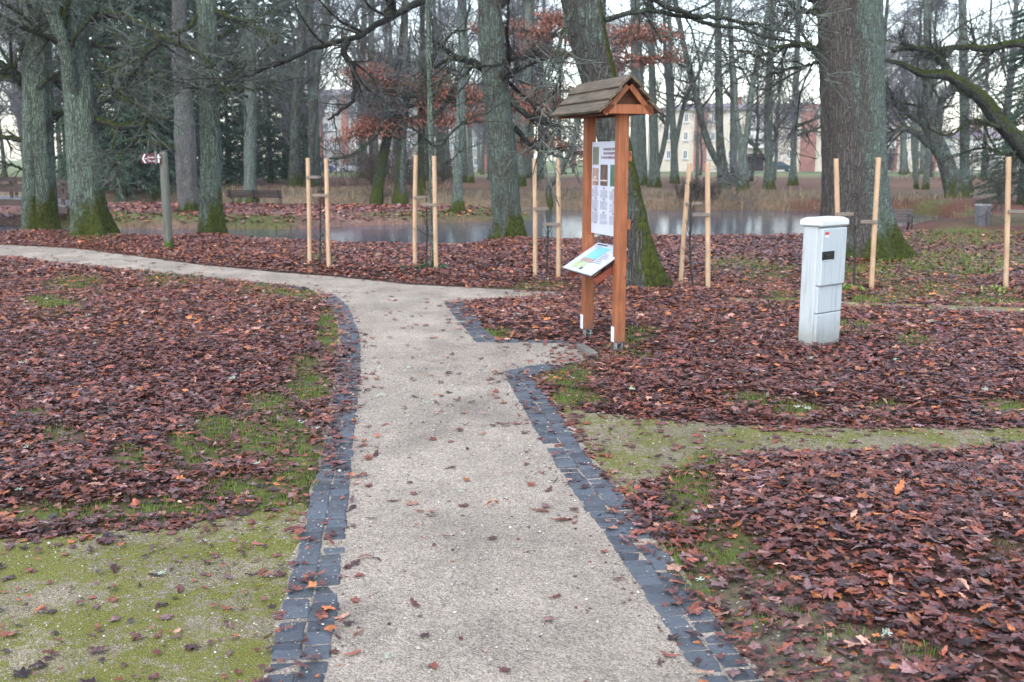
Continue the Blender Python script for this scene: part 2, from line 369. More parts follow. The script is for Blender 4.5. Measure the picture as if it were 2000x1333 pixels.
# ------------------------------------------------------------------ terrain
def axis(parts):
    o = []
    for a, b, s in parts: o += list(np.arange(a, b, s))
    return np.array(o)
gx = axis([(-420,-120,30),(-120,-45,8),(-45,-20,1.2),(-20,-8,.4),(-8,10,.16),(10,24,.4),(24,50,1.2),(50,130,8),(130,430,30)])
gy = axis([(-30,0,3),(0,2,.5),(2,18,.16),(18,46,.3),(46,80,1.2),(80,170,4),(170,700,40)])
XX, YY = np.meshgrid(gx, gy); ZZ = gz(XX, YY)
V = np.stack([XX, YY, ZZ], -1).reshape(-1, 3); nx_, ny_ = len(gx), len(gy)
i0 = (np.arange(ny_ - 1)[:, None] * nx_ + np.arange(nx_ - 1)[None]).ravel()
Q = np.stack([i0, i0 + 1, i0 + nx_ + 1, i0 + nx_], 1)
X, Y = V[:, 0], V[:, 1]
C = np.tile(np.array((.06, .03, .022)), (len(V), 1))
def blend(C, c, m): return C * (1 - m[:, None]) + np.array(c) * m[:, None]
C = blend(C, (.115, .045, .028), sst(Y, 14, 22))
wdv = np.full(len(V), 9.); k = (Y > 16) & (Y < 55) & (np.abs(X) < 60); wdv[k] = np.maximum(sdf(V[k, :2], POND), -sdf(V[k, :2], ISL))
C = blend(C, (.19, .11, .085), ((Y > 26) & (Y < 42) & (X < 4)) * 1.0)
C = blend(C, (.10, .11, .03), ((Y > 26) & (Y < 42) & (X < 4)) * sst(1.7 - np.abs(wdv - .9) * 1.2 + 1.6 * fnoise(X, Y, .5, 7), .8, 1.6))
C = blend(C, (.15, .11, .07), sst(Y, 40.5, 42.5)); C = blend(C, (.15, .082, .05), sst(Y + 4 * fnoise(X, Y, .12), 45, 50))
C = blend(C, (.17, .15, .075), sst(Y + 8 * fnoise(X, Y, .1, 4), 74, 88)); C = blend(C, (.14, .17, .06), sst(Y + 8 * fnoise(X, Y, .08, 9), 105, 125))
C = blend(C, (.02, .018, .012), 1 - sst(wdv, -.3, .12))
gr = np.zeros(len(V)); k = (Y < 24) & (Y > 2); gr[k] = grass_mask(V[k])
C = blend(C, (.095, .115, .024), gr * .9)
rg_ = sst(X, 5, 9) * sst(Y, 13, 17) * (Y < 40) * sst(fnoise(X, Y, .9, 2), -.2, .6); C = blend(C, (.08, .10, .03), rg_ * .8)
soil = np.zeros(len(V)); k = (Y < 9); soil[k] = 1 - sst(sdf(V[k, :2], BR), -.1, .25); C = blend(C, (.16, .13, .085), soil)
g = G('ground'); p = g.pos(); vc = g.n('Attribute', 0, props={'attribute_name': 'Col'})
n1 = g.noise(p, 9, 8, .75); n2 = g.vor(p, 16, 1); n3 = g.noise(p, .7, 4)
c = g.mix(1.0, vc, g.ramp(n1, [(.25, .45), (.5, 1.0), (.75, 1.75)]), 'MULTIPLY')
c = g.mix(.35, c, g.mix(1.0, c, g.mix(.6, (1, 1, 1), n2), 'MULTIPLY'))
c = g.mix(1.0, c, g.ramp(g.noise(p, 85, 6, .85), [(.3, .4), (.5, 1.0), (.7, 1.9)]), 'MULTIPLY')
c = g.mix(1.0, c, g.ramp(n3, [(.3, .75), (.7, 1.25)]), 'MULTIPLY')
M_ground = g.pbr(c, .9, g.bump(n1, .6, .03), .25)
mb = MB(); mb.add(V, Q, 0, C); tag(mb.build('ground', M_ground, smooth=True, colour=True), kind='structure')
# ------------------------------------------------------------------ paths
def sheet(name, poly, z, mat, cell=0.11, jit=0.03, soft=0.05):
    # a polygon sheet as a clipped fine grid with a slightly ragged edge
    import mathutils
    from mathutils.geometry import tessellate_polygon
    pts = []
    n = len(poly)
    for i in range(n):
        a, b = poly[i], poly[(i + 1) % n]; L = np.linalg.norm(b - a); k = max(1, min(120, int(L / cell)))
        for t in range(k):
            q = a + (b - a) * t / k; nrm = np.array((b[1]-a[1], a[0]-b[0])) / (L + 1e-9)
            pts.append(q + nrm * jit * (fnoise(q[0], q[1], 9.0, 2) + .5 * fnoise(q[0], q[1], 23., 5)))
    tris = tessellate_polygon([[mathutils.Vector((q[0], q[1], 0)) for q in pts]])
    pts = np.array(pts); V = np.column_stack([pts, np.full(len(pts), z)])
    T = []
    for t in tris:
        a, b, c_ = pts[t[0]], pts[t[1]], pts[t[2]]
        T.append(t if (b[0]-a[0])*(c_[1]-a[1])-(b[1]-a[1])*(c_[0]-a[0]) > 0 else t[::-1])
    mb = MB(); mb.add(V, T); return tag(mb.build(name, mat), kind='structure')
def gravel_mat(name, lo, hi, moss=0.0, mossc=(.10, .105, .012)):
    g = G(name); p = g.pos()
    v = g.vor(p, 150, 1); vd = g.vor(p, 150, 0); v2 = g.vor(p, 62, 1); n = g.noise(p, 1.3, 5, .6); n4 = g.noise(p, 40, 6, .8)
    sp = g.n('SeparateColor', 0, Color=v); sp2 = g.n('SeparateColor', 1, Color=v2)
    c = g.mix(sp, tuple(x * .38 for x in lo), tuple(x * 1.6 for x in hi))
    c = g.mix(.55, c, g.mix(n4, lo, hi))
    c = g.mix(g.math('MULTIPLY', g.sstep(sp2, .86, .97), .35), c, tuple(min(1, x * 1.4) for x in hi))
    c = g.mix(1.0, c, g.ramp(n, [(.28, .66), (.5, 1.0), (.72, 1.25)]), 'MULTIPLY')
    c = g.mix(1.0, c, g.ramp(g.noise(g.scale(p, (1.6, .45, 1)), 1.5, 4, .6, .5), [(.3, .86), (.7, 1.13)]), 'MULTIPLY')
    c = g.mix(g.math('MULTIPLY', g.sstep(g.noise(p, 3.7, 6, .7), .56, .72), .35), c, tuple(x * .6 for x in lo))
    h = g.math('ADD', g.math('SUBTRACT', 1.0, vd), g.math('MULTIPLY', n4, 1.0))
    mn = g.math('ADD', g.noise(p, 2.1, 6, .72), g.math('MULTIPLY', g.noise(p, 22, 5, .7), .5))
    mn = g.math('ADD', mn, g.math('MULTIPLY', g.math('SUBTRACT', g.noise(p, 110, 4, .8), .5), .55)); mm = g.sstep(mn, 1.02 - moss * .4, 1.14 - moss * .4)
    mm = g.math('MULTIPLY', mm, .88 if moss > 0 else 0.0)
    c = g.mix(mm, c, g.mix(g.noise(p, 70, 4, .8), tuple(x * .45 for x in mossc), tuple(x * 1.7 for x in mossc)))
    return g.pbr(c, .9, g.bump(h, 1.0, .008), .3)
M_gravel = gravel_mat('gravel', (.23, .186, .142), (.445, .372, .298), 0.05)
M_mossy = gravel_mat('mossy_gravel', (.17, .135, .09), (.34, .28, .19), 0.86, (.155, .155, .02))
M_mossy2 = gravel_mat('mossy_sand', (.17, .135, .085), (.30, .25, .165), 0.76, (.145, .145, .02))
GP = np.array(hLI + W(lo_edge) + W(up_edge) + W([(1097,578),(989,583),(924,586)]) + [a * -.05 + b * 1.05 for a, b in zip(W(AI), W(AO))] + W([(975,669),(1140,671),(1158,700),(1080,719),(1010,731)]) + hRI)
sheet('gravel_path', GP, .006, M_gravel)
sheet('mossy_path', ML, .004, M_mossy, jit=.05); sheet('side_path', MR, .004, M_mossy2, jit=.06); 
SRo = sheet('grassy_path', SR, .06, M_mossy, jit=.04)
# stone edging: two rows of dark setts
g = G('slate_sett'); p = g.pos(); rn = g.n('NewGeometry', 8)
c = g.mix(g.noise(p, 25, 6, .7), (.040, .045, .053), (.105, .118, .137)); c = g.mix(1.0, c, g.ramp(rn, [(0, .68), (1, 1.3)]), 'MULTIPLY')
c = g.mix(g.math('MULTIPLY', g.sstep(g.noise(p, 60, 5, .8), .6, .72), .5), c, (.26, .22, .18))
M_sett = g.pbr(c, .72, g.bump(g.noise(p, 45, 6, .7), .9, .012), .5)
def edging(inner, outer, rows=2, stone=.080, name='stone_edging'):
    inner, outer = np.array(inner), np.array(outer); mb = MB()
    A, B = spline(inner, 400), spline(outer, 400)
    for r in range(rows):
        f0, f1 = r / rows, (r + 1) / rows; mid = A + (B - A) * (f0 + f1) / 2
        L = np.concatenate([[0], np.cumsum(np.linalg.norm(np.diff(mid, axis=0), axis=1))]); s = rng.uniform(0, .03)
        while s < L[-1] - .05:
            l = stone * rng.uniform(.78, 1.3); i = np.searchsorted(L, s); j = min(len(L) - 1, np.searchsorted(L, s + l)); k = (i + j) // 2
            cen = mid[k]; t = norm(mid[min(k + 3, 399)] - mid[max(k - 3, 0)]); wd = abs(np.cross(np.append(B[k] - A[k], 0), np.append(t, 0))[2]) / rows
            ang = math.atan2(t[1], t[0]) + rng.normal(0, .04); ca, sa = math.cos(ang), math.sin(ang)
            ex, ey = rng.normal(0, .03), rng.normal(0, .025)
            R = np.array([[ca, -sa, 0], [sa, ca, 0], [0, 0, 1]]) @ np.array([[1, 0, ex], [0, 1, ey], [-ex, -ey, 1]])
            mb.bbox((cen[0] + rng.normal(0, .003), cen[1] + rng.normal(0, .003), -.0125 + rng.normal(0, .0032)), (l * rng.uniform(.97, 1.01), wd * rng.uniform(.955, 1.0), .05), .007, R); s += l + .0015
    return tag(mb.build(name, M_sett), kind='structure')
edging(wLI, wLO); edging(wRI, wRO); edging(W(AI), W(AO))
edging(W([(988,727),(1030,719),(1078,713)]), W([(1030,740),(1062,730),(1098,722)]), 1); edging(W([(975,671),(1060,672),(1142,674)]), W([(975,666),(1060,667),(1142,669)]), 1)
edging(W([(600,565),(476,551),(353,539),(141,519),(60,509)]), W([(598,568),(476,554),(353,542),(141,522),(60,512)]), 1)
# ------------------------------------------------------------------ fallen leaves
def leaf_templates():
    out = []
    def polar(tips):  # list of (angle deg, radius)
        P = [(r * math.cos(math.radians(a)), r * math.sin(math.radians(a))) for a, r in tips]
        return np.array([(0, 0.05)] + P)
    half = [(90,1.02),(80,.84),(74,.78),(66,.60),(56,.74),(46,.84),(38,1.0),(28,.80),(18,.66),(8,.54),(-8,.66),(-20,.80),(-34,.60),(-62,.46)]
    m1 = half + [(-90, .18)] + [(180 - a, r) for a, r in half[::-1][:-1]]
    out.append(polar(m1))
    half = [(90,.95),(76,.78),(63,.64),(48,.86),(40,.92),(30,.74),(14,.60),(0,.68),(-18,.74),(-40,.56)]
    m2 = half + [(-90, .2)] + [(180 - a, r) for a, r in half[::-1][:-1]]
    out.append(polar(m2))
    oak = [(0,1.05),(.16,.98),(.24,.82),(.17,.70),(.30,.56),(.36,.42),(.22,.30),(.34,.12),(.34,-.02),(.17,-.14),(.22,-.32),(.17,-.45),(.06,-.6),(.02,-.95)]
    o = oak + [(-x, y) for x, y in oak[::-1][:-1]]
    out.append(np.array([(0, .1)] + o)); return out
TPL = leaf_templates()
SIMPLE = np.array([(0, 0), (0, 1), (.55, .55), (.95, .2), (.5, -.5), (0, -.8), (-.5, -.5), (-.95, .2), (-.55, .55)])
PAL = np.array([(.048,.019,.016),(.112,.037,.030),(.175,.049,.027),(.29,.095,.030),(.32,.165,.11),(.16,.084,.080)]); PW = np.array([.19,.28,.28,.06,.04,.15])
def add_leaves(mb, X, Y, Z, size, tilt, pal_w=PW, tpl=None, bright=1.0):
    N = len(X); kinds = rng.choice(len(TPL), N, p=[.27, .23, .5]) if tpl is None else np.full(N, -1)
    colr = PAL[rng.choice(len(PAL), N, p=pal_w / pal_w.sum())] * np.exp(rng.normal(0, .32, (N, 1))) * bright
    for kk in set(kinds):
        T = SIMPLE if kk == -1 else TPL[kk]; sel = kinds == kk; n = sel.sum(); k = len(T)
        s = size[sel][:, None]; x = T[None, :, 0] * s * rng.uniform(.62, 1.12, (n, 1)); y = T[None, :, 1] * s
        rr = np.hypot(x, y) / s
        z = s * (rng.normal(0, .2, (n, 1)) * (x / s) ** 2 + rng.normal(.03, .2, (n, 1)) * (y / s) ** 2 + rng.normal(0, .2, (n, 1)) * (x * y) / s**2 + rng.normal(0, .07, (n, k)) * rr)
        L = np.stack([x, y, z], -1)
        ya = rng.uniform(0, 2 * PI, n); tl = np.abs(tilt[sel] * rng.normal(size=n)); ta = rng.uniform(0, 2 * PI, n)
        ax = np.stack([np.cos(ta), np.sin(ta), 0 * ta], 1)
        c_, s_ = np.cos(ya), np.sin(ya)
        L = np.stack([L[..., 0] * c_[:, None] - L[..., 1] * s_[:, None], L[..., 0] * s_[:, None] + L[..., 1] * c_[:, None], L[..., 2]], -1)
        ct, st = np.cos(tl)[:, None, None], np.sin(tl)[:, None, None]; A = ax[:, None, :]
        L = L * ct + np.cross(np.broadcast_to(A, L.shape), L) * st + A * (L * A).sum(-1, keepdims=True) * (1 - ct)
        mn = L[..., 2].min(1); base = Z[sel] - np.minimum(mn, 0) * .75
        L = L + np.stack([X[sel], Y[sel], base], -1)[:, None]
        r = np.arange(1, k); T3 = np.stack([np.zeros(k - 1, int), r, np.where(r + 1 < k, r + 1, 1)], 1)
        # the templates run clockwise or anticlockwise; faces are two-sided either way
        Fc = (np.arange(n)[:, None, None] * k + T3[None]).reshape(-1, 3)
        cc = np.repeat(colr[sel][:, None], k, 1) * (1 + .15 * rng.normal(size=(n, k, 1)))
        mb.add(L.reshape(-1, 3), Fc, 0, np.clip(cc, .004, 1).reshape(-1, 3))
def cand(y0, y1, dens, wide=.56):
    A = wide * (y1 * y1 - y0 * y0) + .6 * (y1 - y0); N = int(A * dens)
    Y = np.sqrt(rng.uniform(y0 * y0, y1 * y1, N)); return rng.uniform(-1, 1, N) * (wide * Y + .3), Y
def leaf_density(X, Y):
    P = np.stack([X, Y], 1); nz = .07 * fnoise(X, Y, 7.0, 1) + .05 * fnoise(X, Y, 19.0, 4)
    sg, s1, s2, s3, s4 = sdf(P, PATH), sdf(P, ML), sdf(P, MR), sdf(P, SR), sdf(P, BR)
    d = np.ones(len(X)); gm = grass_mask(np.column_stack([X, Y, 0 * X])); d *= 1 - .80 * gm
    d *= np.where(Y > 12.5, np.where(X > 3.5, .55 + .35 * fnoise(X, Y, .8, 2), 1), 1)
    d = np.where(s4 < nz, .42, d); d = np.where(s3 < nz, .06, d)
    nz = nz * 1.7; d = np.where(s1 < nz, np.minimum(d, .04 + .2 * (1 - sst(-s1, 0, .25))), d); d = np.where(s2 < nz, np.minimum(d, .045 + .25 * (1 - sst(-s2, 0, .18))), d)
    edge = (sg < .2); e = np.clip(sg / .2, 0, 1)
    left = X < .0
    d = np.where(edge, np.minimum(d, np.where(left, np.where(Y > 5.2, .16 + .65 * e**1.5, .09 * np.ones_like(e)), np.where(s2 < .25, .03, .03 + np.where(Y < 5.6, .75, .2) * e**2))), d)
    d = np.where(sg < nz * .4, np.where(Y < 9, .012, .012) + .06 * (1 - sst(-sg, 0, .2)), d)
    px_, py_ = proj(np.column_stack([X, Y, 0 * X])); spur = sst(px_, 1040, 1150) * (np.abs(py_ - 695) < 40) * .5 + sst(px_, 960, 1090) * (np.abs(py_ - 575) < 14) * .6; d = np.maximum(d, spur)
    wd = np.maximum(sdf(P, POND), -sdf(P, ISL)) if Y.max() > 17 else np.full(len(X), 9.)
    return np.where(wd < .25, 0, d), sg, np.minimum(np.minimum(s1, s2), s3)
g = G('dead_leaf'); vc = g.n('Attribute', 0, props={'attribute_name': 'Col'}); p = g.pos()
c = g.mix(1.0, vc, g.ramp(g.noise(p, 60, 4, .7), [(.3, .65), (.7, 1.3)]), 'MULTIPLY')
M_leaf = g.pbr(c, .36, g.bump(g.noise(p, 140, 3), .35, .004), .5)
PW2 = np.array([.10,.2,.3,.16,.07,.17])
mb = MB()
for y0, y1, dens, tp in ((2.2, 9, 1050, None), (9, 14, 560, None), (14, 22.5, 560, 1)):
    X, Y = cand(y0, y1, dens); d, sg, so = leaf_density(X, Y); k = rng.uniform(size=len(X)) < d
    X, Y, sg, so, d = X[k], Y[k], sg[k], so[k], d[k]
    dense = (sg > .2) & (so > .05)
    Z = np.where(dense, gz(X, Y) + rng.uniform(0, .05, len(X)) * np.clip(d, .2, 1), np.where(sg < .2, np.where(sg > 0, .022, .010), .007) + rng.uniform(0, .004, len(X)))
    Z = np.where((sg > .02) & (so < .05) & ~dense, np.maximum(Z, gz(X, Y) + .004), Z)
    big = rng.uniform(.024, .042, len(X)) * np.where(rng.uniform(size=len(X)) < .07, 1.45, 1)
    if y0 > 8: big = big * 1.12
    add_leaves(mb, X, Y, Z, big * (1 if tp is None else .9), np.where(dense, math.radians(13), math.radians(4)), PW if y0 < 9 else PW2, tpl=tp, bright=1 if y0 < 9 else 1.12)
# matted scraps between and beneath the whole leaves, and crumbs on the path
X, Y = cand(2.2, 9, 1700); d, sg, so = leaf_density(X, Y); k = rng.uniform(size=len(X)) < np.where(sg < 0, .022 + .1 * (1 - sst(-sg, 0, .15)), np.where(sg < .2, .12, np.where(so < 0, .07, d * .9 + .05))); X, Y, sg, so = X[k], Y[k], sg[k], so[k]
add_leaves(mb, X, Y, np.where(sg < .2, np.where(sg > 0, .012, .008), np.where(so < .03, np.maximum(gz(X, Y), .004), gz(X, Y)) + .006 + rng.uniform(0, .012, len(X))), rng.uniform(.005, .021, len(X)) * np.where(sg < 0, .55, 1), np.full(len(X), .25), tpl=1, bright=.9)
N = 15000; X = rng.uniform(-24, 2, N); Y = rng.uniform(28, 42, N); P = np.stack([X, Y], 1); k = (sdf(P, ISL) < -.3); X, Y = X[k], Y[k]
add_leaves(mb, X, Y, gz(X, Y) + .01, rng.uniform(.06, .09, len(X)), np.full(len(X), .3), tpl=1, bright=1.7)
for (bx, by, n, r_) in [(1600,684,170,.30),(1208,690,60,.14),(1146,672,50,.14),(330,489,60,.22)] + [(b_[0], b_[1], 26, .11) for b_ in [(604,517),(642,525),(810,521),(852,529),(1045,541),(1090,546),(1328,557),(1384,566),(1637,566),(1702,566),(1966,564)]]:
    q = gp(bx, by); a = rng.uniform(0, 6.28, n); rr = np.abs(rng.normal(0, r_ * .55, n)) + .06; X, Y = q[0] + rr * np.cos(a), q[1] + rr * np.sin(a) * .8
    add_leaves(mb, X, Y, gz(X, Y) + rng.uniform(.0, .085, n) * np.exp(-rr / r_), rng.uniform(.025, .045, n), np.full(n, math.radians(26)), PW, tpl=1 if by < 600 else None)
tag(mb.build('fallen_leaves', M_leaf, colour=True), 'deep litter of wet red-brown maple and oak leaves covering the park lawn', 'fallen leaves', kind='stuff')
# ------------------------------------------------------------------ grass, pebbles, lichen
OCT = np.array([(1,0,0),(-1,0,0),(0,1,0),(0,-1,0),(0,0,1),(0,0,-.6)], float); OF = np.array([(0,2,4),(2,1,4),(1,3,4),(3,0,4),(2,0,5),(1,2,5),(3,1,5),(0,3,5)])
def blades(mb, X, Y, Z, h, wd, c, lean=.45, seg=2):
    N = len(X); a = rng.uniform(0, 2 * PI, N); l = np.abs(rng.normal(0, lean, N)) * h; b = rng.uniform(0, 2 * PI, N)
    side = np.stack([np.cos(b), np.sin(b), 0 * b], 1) * (wd / 2)[:, None]; dr = np.stack([np.cos(a), np.sin(a), 0 * a], 1) * l[:, None]
    p0 = np.stack([X, Y, Z - .01], 1); p1 = p0 + dr * .35 + np.stack([0*h, 0*h, h * .6], 1); p2 = p0 + dr * 1.1 + np.stack([0*h, 0*h, np.maximum(h * .98 - l * .35, h * .3)], 1)
    V = np.stack([p0 - side, p0 + side, p1 - side * .8, p1 + side * .8, p2], 1).reshape(-1, 3); i = np.arange(N)[:, None] * 5
    cc = np.repeat(c, 5, 0); n0 = mb.n
    mb.add(V, i + np.array([[0, 1, 3, 2]]), 0, cc); mb.f.append(i + np.array([[2, 3, 4]]) + n0); mb.m.append(np.zeros(N, int))
g = G('grass_blade'); vc = g.n('Attribute', 0, props={'attribute_name': 'Col'}); M_grass = g.pbr(vc, .7, None, .25)
mb = MB()
for y0, y1, dens, hh, ww in ((2.3, 8, 8000, .034, .0026), (8, 14, 3200, .045, .0042), (14, 24, 600, .07, .009)):
    X, Y = cand(y0, y1, dens, .54); P = np.column_stack([X, Y, 0 * X]); m = grass_mask(P)
    k = (rng.uniform(size=len(X)) < m * sst(fnoise(X, Y, 14, 9) + .4, -.1, .7)) & (sdf(P[:, :2], PATH) > .16); X, Y = X[k], Y[k]
    c = np.array((.105, .155, .028)) * np.exp(rng.normal(0, .3, (len(X), 1))) * np.array([1, 1, 1]) ; yl = sst(fnoise(X, Y, 2.2, 4), 0, .5)[:, None]
    c = c * (1 - .7 * yl) + np.array((.22, .21, .05)) * .7 * yl; c = np.where(rng.uniform(size=(len(X), 1)) < .07, np.array([[.27, .21, .10]]), c)
    blades(mb, X, Y, gz(X, Y), rng.uniform(.5, 1.5, len(X)) * hh * (1.25 - .7 * yl[:, 0]), np.full(len(X), ww), c)
# moss tufts standing on the sandy pads
for poly, cov in ((ML, .75), (MR, .7), (BR, .3)):
    X, Y = cand(2.4, 7.6, 3600, .54); P = np.stack([X, Y], 1); s = sdf(P, poly); n_ = fnoise(X, Y, 3.3, 6) + .6 * fnoise(X, Y, 9.5, 1); k = (s < .02) & (rng.uniform(size=len(X)) < cov * sst(n_, -.75 + (1 - cov), .55)); X, Y = X[k], Y[k]
    c = np.array((.145, .15, .022)) * np.exp(rng.normal(0, .25, (len(X), 1))); c[:, 0:1] *= np.exp(rng.normal(0, .12, (len(X), 1)))
    h = rng.uniform(.0025, .007, len(X)) * (.7 + .6 * rng.uniform(size=len(X)) ** 4); V = OCT[None] * h[:, None, None] * rng.uniform(.5, 1.5, (len(X), 6, 1)) * np.array((1, 1, .6)); a = rng.uniform(0, 6.28, len(X)); c_, s_ = np.cos(a)[:, None], np.sin(a)[:, None]
    V = np.stack([V[..., 0] * c_ - V[..., 1] * s_, V[..., 0] * s_ + V[..., 1] * c_, V[..., 2]], -1) + np.stack([X, Y, np.full(len(X), .006)], -1)[:, None]
    mb.add(V.reshape(-1, 3), (np.arange(len(X))[:, None, None] * 6 + OF[None]).reshape(-1, 3), 0, np.repeat(c, 6, 0))
tag(mb.build('grass', M_grass, colour=True), 'short green grass showing in patches between the fallen leaves', 'grass', kind='stuff')
# dry reeds and grass along the water
mb = MB()
N = 30000; X = rng.uniform(-16, 22, N); Y = rng.uniform(39, 47.5, N); P = np.stack([X, Y], 1); s = sdf(P, POND); k = (s > -.25) & (s < 2.6 + 1.2 * fnoise(X, Y, .5)) & (rng.uniform(size=N) < 1.1 - s * .3) & ((Y > 42) | (X > -1)); X, Y = X[k], Y[k]
c = np.array((.19, .145, .095)) * np.exp(rng.normal(0, .32, (len(X), 1)))
blades(mb, X, Y, gz(X, Y), rng.uniform(.2, .6, len(X)) * (.8 + .5 * fnoise(X, Y, .6)), np.full(len(X), .02), c, .6)
N = 22000; X = rng.uniform(-26, 2, N); Y = rng.uniform(27, 33.5, N); P = np.stack([X, Y], 1); s = sdf(P, ISL); k = (np.abs(s + .12) < .28) & (rng.uniform(size=N) < .35 + .6 * fnoise(X, Y, .5, 7)); X, Y = X[k], Y[k]
c = np.array((.13, .125, .045)) * np.exp(rng.normal(0, .3, (len(X), 1)))
blades(mb, X, Y, np.maximum(gz(X, Y), WL), rng.uniform(.12, .32, len(X)), np.full(len(X), .016), c, .6)
N = 5000; X = rng.uniform(8, 26, N); Y = rng.uniform(26, 44, N); P = np.stack([X, Y], 1); s = sdf(P, POND); k = (np.abs(s - .2) < .4); X, Y = X[k], Y[k]
c = np.array((.2, .155, .075)) * np.exp(rng.normal(0, .3, (len(X), 1)))
blades(mb, X, Y, gz(X, Y), rng.uniform(.12, .3, len(X)), np.full(len(X), .014), c, .6)
tag(mb.build('reeds', M_grass, colour=True), 'dry straw-coloured reeds and rough grass fringing the pond banks', 'reeds', kind='stuff')
# pebbles
g = G('pebble'); vc = g.n('Attribute', 0, props={'attribute_name': 'Col'}); M_peb = g.pbr(vc, .75, None, .35)
OCT = np.array([(1,0,0),(-1,0,0),(0,1,0),(0,-1,0),(0,0,1),(0,0,-.6)], float); OF = np.array([(0,2,4),(2,1,4),(1,3,4),(3,0,4),(2,0,5),(1,2,5),(3,1,5),(0,3,5)])
mb = MB(); X, Y = cand(2.6, 9, 1500, .54); P = np.stack([X, Y], 1); sg = sdf(P, PATH); so = np.minimum(np.minimum(sdf(P, ML), sdf(P, MR)), sdf(P, BR))
k = (((sg < -.01) & (rng.uniform(size=len(X)) < .9)) | ((so < -.03) & (rng.uniform(size=len(X)) < .6)) | ((sg > 0) & (sg < .19) & (rng.uniform(size=len(X)) < .3))); X, Y, sg = X[k], Y[k], sg[k]; N = len(X)
s = .0018 + .0042 * rng.uniform(size=N) ** 3 + np.where(rng.uniform(size=N) < .015, .005, 0)
Vp = OCT[None] * s[:, None, None] * rng.uniform(.6, 1.4, (N, 6, 1)); a = rng.uniform(0, 6.28, N); c_, s_ = np.cos(a)[:, None], np.sin(a)[:, None]
Vp = np.stack([Vp[..., 0] * c_ - Vp[..., 1] * s_, Vp[..., 0] * s_ + Vp[..., 1] * c_, Vp[..., 2] * .7], -1) + np.stack([X, Y, np.where(sg < 0, .009, np.where(sg < .19, .019, .006))], -1)[:, None]
c = np.array([(.36,.32,.28),(.20,.17,.15),(.52,.48,.44),(.28,.22,.17),(.12,.11,.11)])[rng.choice(5, N, p=[.38,.27,.1,.17,.08])] * np.exp(rng.normal(0, .15, (N, 1)))
mb.add(Vp.reshape(-1, 3), (np.arange(N)[:, None, None] * 6 + OF[None]).reshape(-1, 3), 0, np.repeat(c, 6, 0))
tag(mb.build('gravel', M_peb, colour=True), 'loose pale pebbles on the gravel path', 'gravel', kind='stuff')
# lichen scraps
mb = MB(); X, Y = cand(2.6, 19, 1.1, .54); P = np.stack([X, Y], 1); d, sg, so = leaf_density(X, Y); zz = np.where(sg < .2, .02, np.maximum(gz(X, Y) + .045 * (so > .05), .012))
extra = [gp(318,1128),(gp(840,790)),gp(740,778),gp(650,800),gp(590,830),gp(640,860),gp(672,882),gp(1170,812),gp(900,965),gp(880,640),gp(760,1290)]
for x, y, z in list(zip(X, Y, zz)) + [(e[0], e[1], .015) for e in extra]:
    n = rng.integers(8, 18); s = rng.uniform(.005, .017) * (1 if y < 6 else 1.4)
    q = np.array((x, y, z)) + rng.normal(0, s * .55, (n, 3)) * np.array((1, 1, .35)); d_ = norm(rng.normal(size=(n, 3)) + np.array((0, 0, .5)))
    P2, R2 = grow(q, d_, np.full(n, s), np.full(n, s * .16), s * .07, 4, .5, 0, rng)
    P2[..., 2] = np.maximum(P2[..., 2], z); mb.tubes(P2, R2, 3)
M_lich = simple('lichen', (.36, .43, .34), .9, .25, 40)
tag(mb.build('lichen_scraps', M_lich), 'pale mint-green lichen scraps dropped on the path and leaves', 'lichen', kind='stuff')
# water
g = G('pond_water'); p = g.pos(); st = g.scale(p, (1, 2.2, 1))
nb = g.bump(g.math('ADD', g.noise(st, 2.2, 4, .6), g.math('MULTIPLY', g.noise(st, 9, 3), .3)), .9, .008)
M_water = g.pbr((.062, .082, .115), .05, nb, .5, IOR=1.33)  # base colour lightened to blue-grey, standing in for bright sky reflection
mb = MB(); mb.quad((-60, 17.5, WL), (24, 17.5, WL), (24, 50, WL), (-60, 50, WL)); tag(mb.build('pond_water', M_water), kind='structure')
# ------------------------------------------------------------------ kiosk
def wood(name, lo, hi, k=1.0, rough=.6, axis=2, moss=0.0, splash=0.0):
    g = G(name); p = g.obj(); s = [9., 9., 9.]; s[axis] = .7
    n = g.noise(g.scale(p, tuple(a * k for a in s)), 5, 6, .65, .8); n2 = g.noise(p, 3, 3)
    c = g.mix(g.sstep(n, .3, .7), lo, hi); c = g.mix(1.0, c, g.ramp(n2, [(.3, .8), (.7, 1.15)]), 'MULTIPLY')
    kn = g.vor(g.scale(p, (4, 4, 1.6)), 2.2, 0); c = g.mix(g.math('SUBTRACT', 1.0, g.sstep(kn, .03, .09)), c, tuple(x * .3 for x in lo))
    if splash:
        oz = g.n('SeparateXYZ', 2, Vector=p); sp = g.math('ADD', g.math('SUBTRACT', splash, oz), g.math('MULTIPLY', g.math('SUBTRACT', g.noise(p, 14, 6, .75), .5), .7)); c = g.mix(g.math('MULTIPLY', g.sstep(sp, 0, .5), .6), c, (.12, .09, .07))
        c = g.mix(g.math('MULTIPLY', g.sstep(g.noise(g.scale(p, (22, 22, 1.2)), 2.5, 5, .7), .55, .75), .35), c, tuple(x * .55 for x in lo))
    if moss: c = g.mix(g.math('MULTIPLY', g.sstep(g.math('ADD', g.noise(p, 9, 6, .75), g.math('MULTIPLY', g.noise(p, 2, 2), .5)), .92 - moss * .3, 1.05 - moss * .3), .8), c, (.085, .095, .05))
    return g.pbr(c, rough, g.bump(n, .3, .004), .35)
M_stain = wood('orange_stained_wood', (.23, .072, .026), (.35, .125, .055), splash=.35)
M_red = wood('red_stained_wood', (.20, .045, .025), (.30, .08, .05), axis=0)
M_shing = wood('weathered_board', (.06, .044, .030), (.155, .118, .082), axis=1, rough=.8, moss=.3)
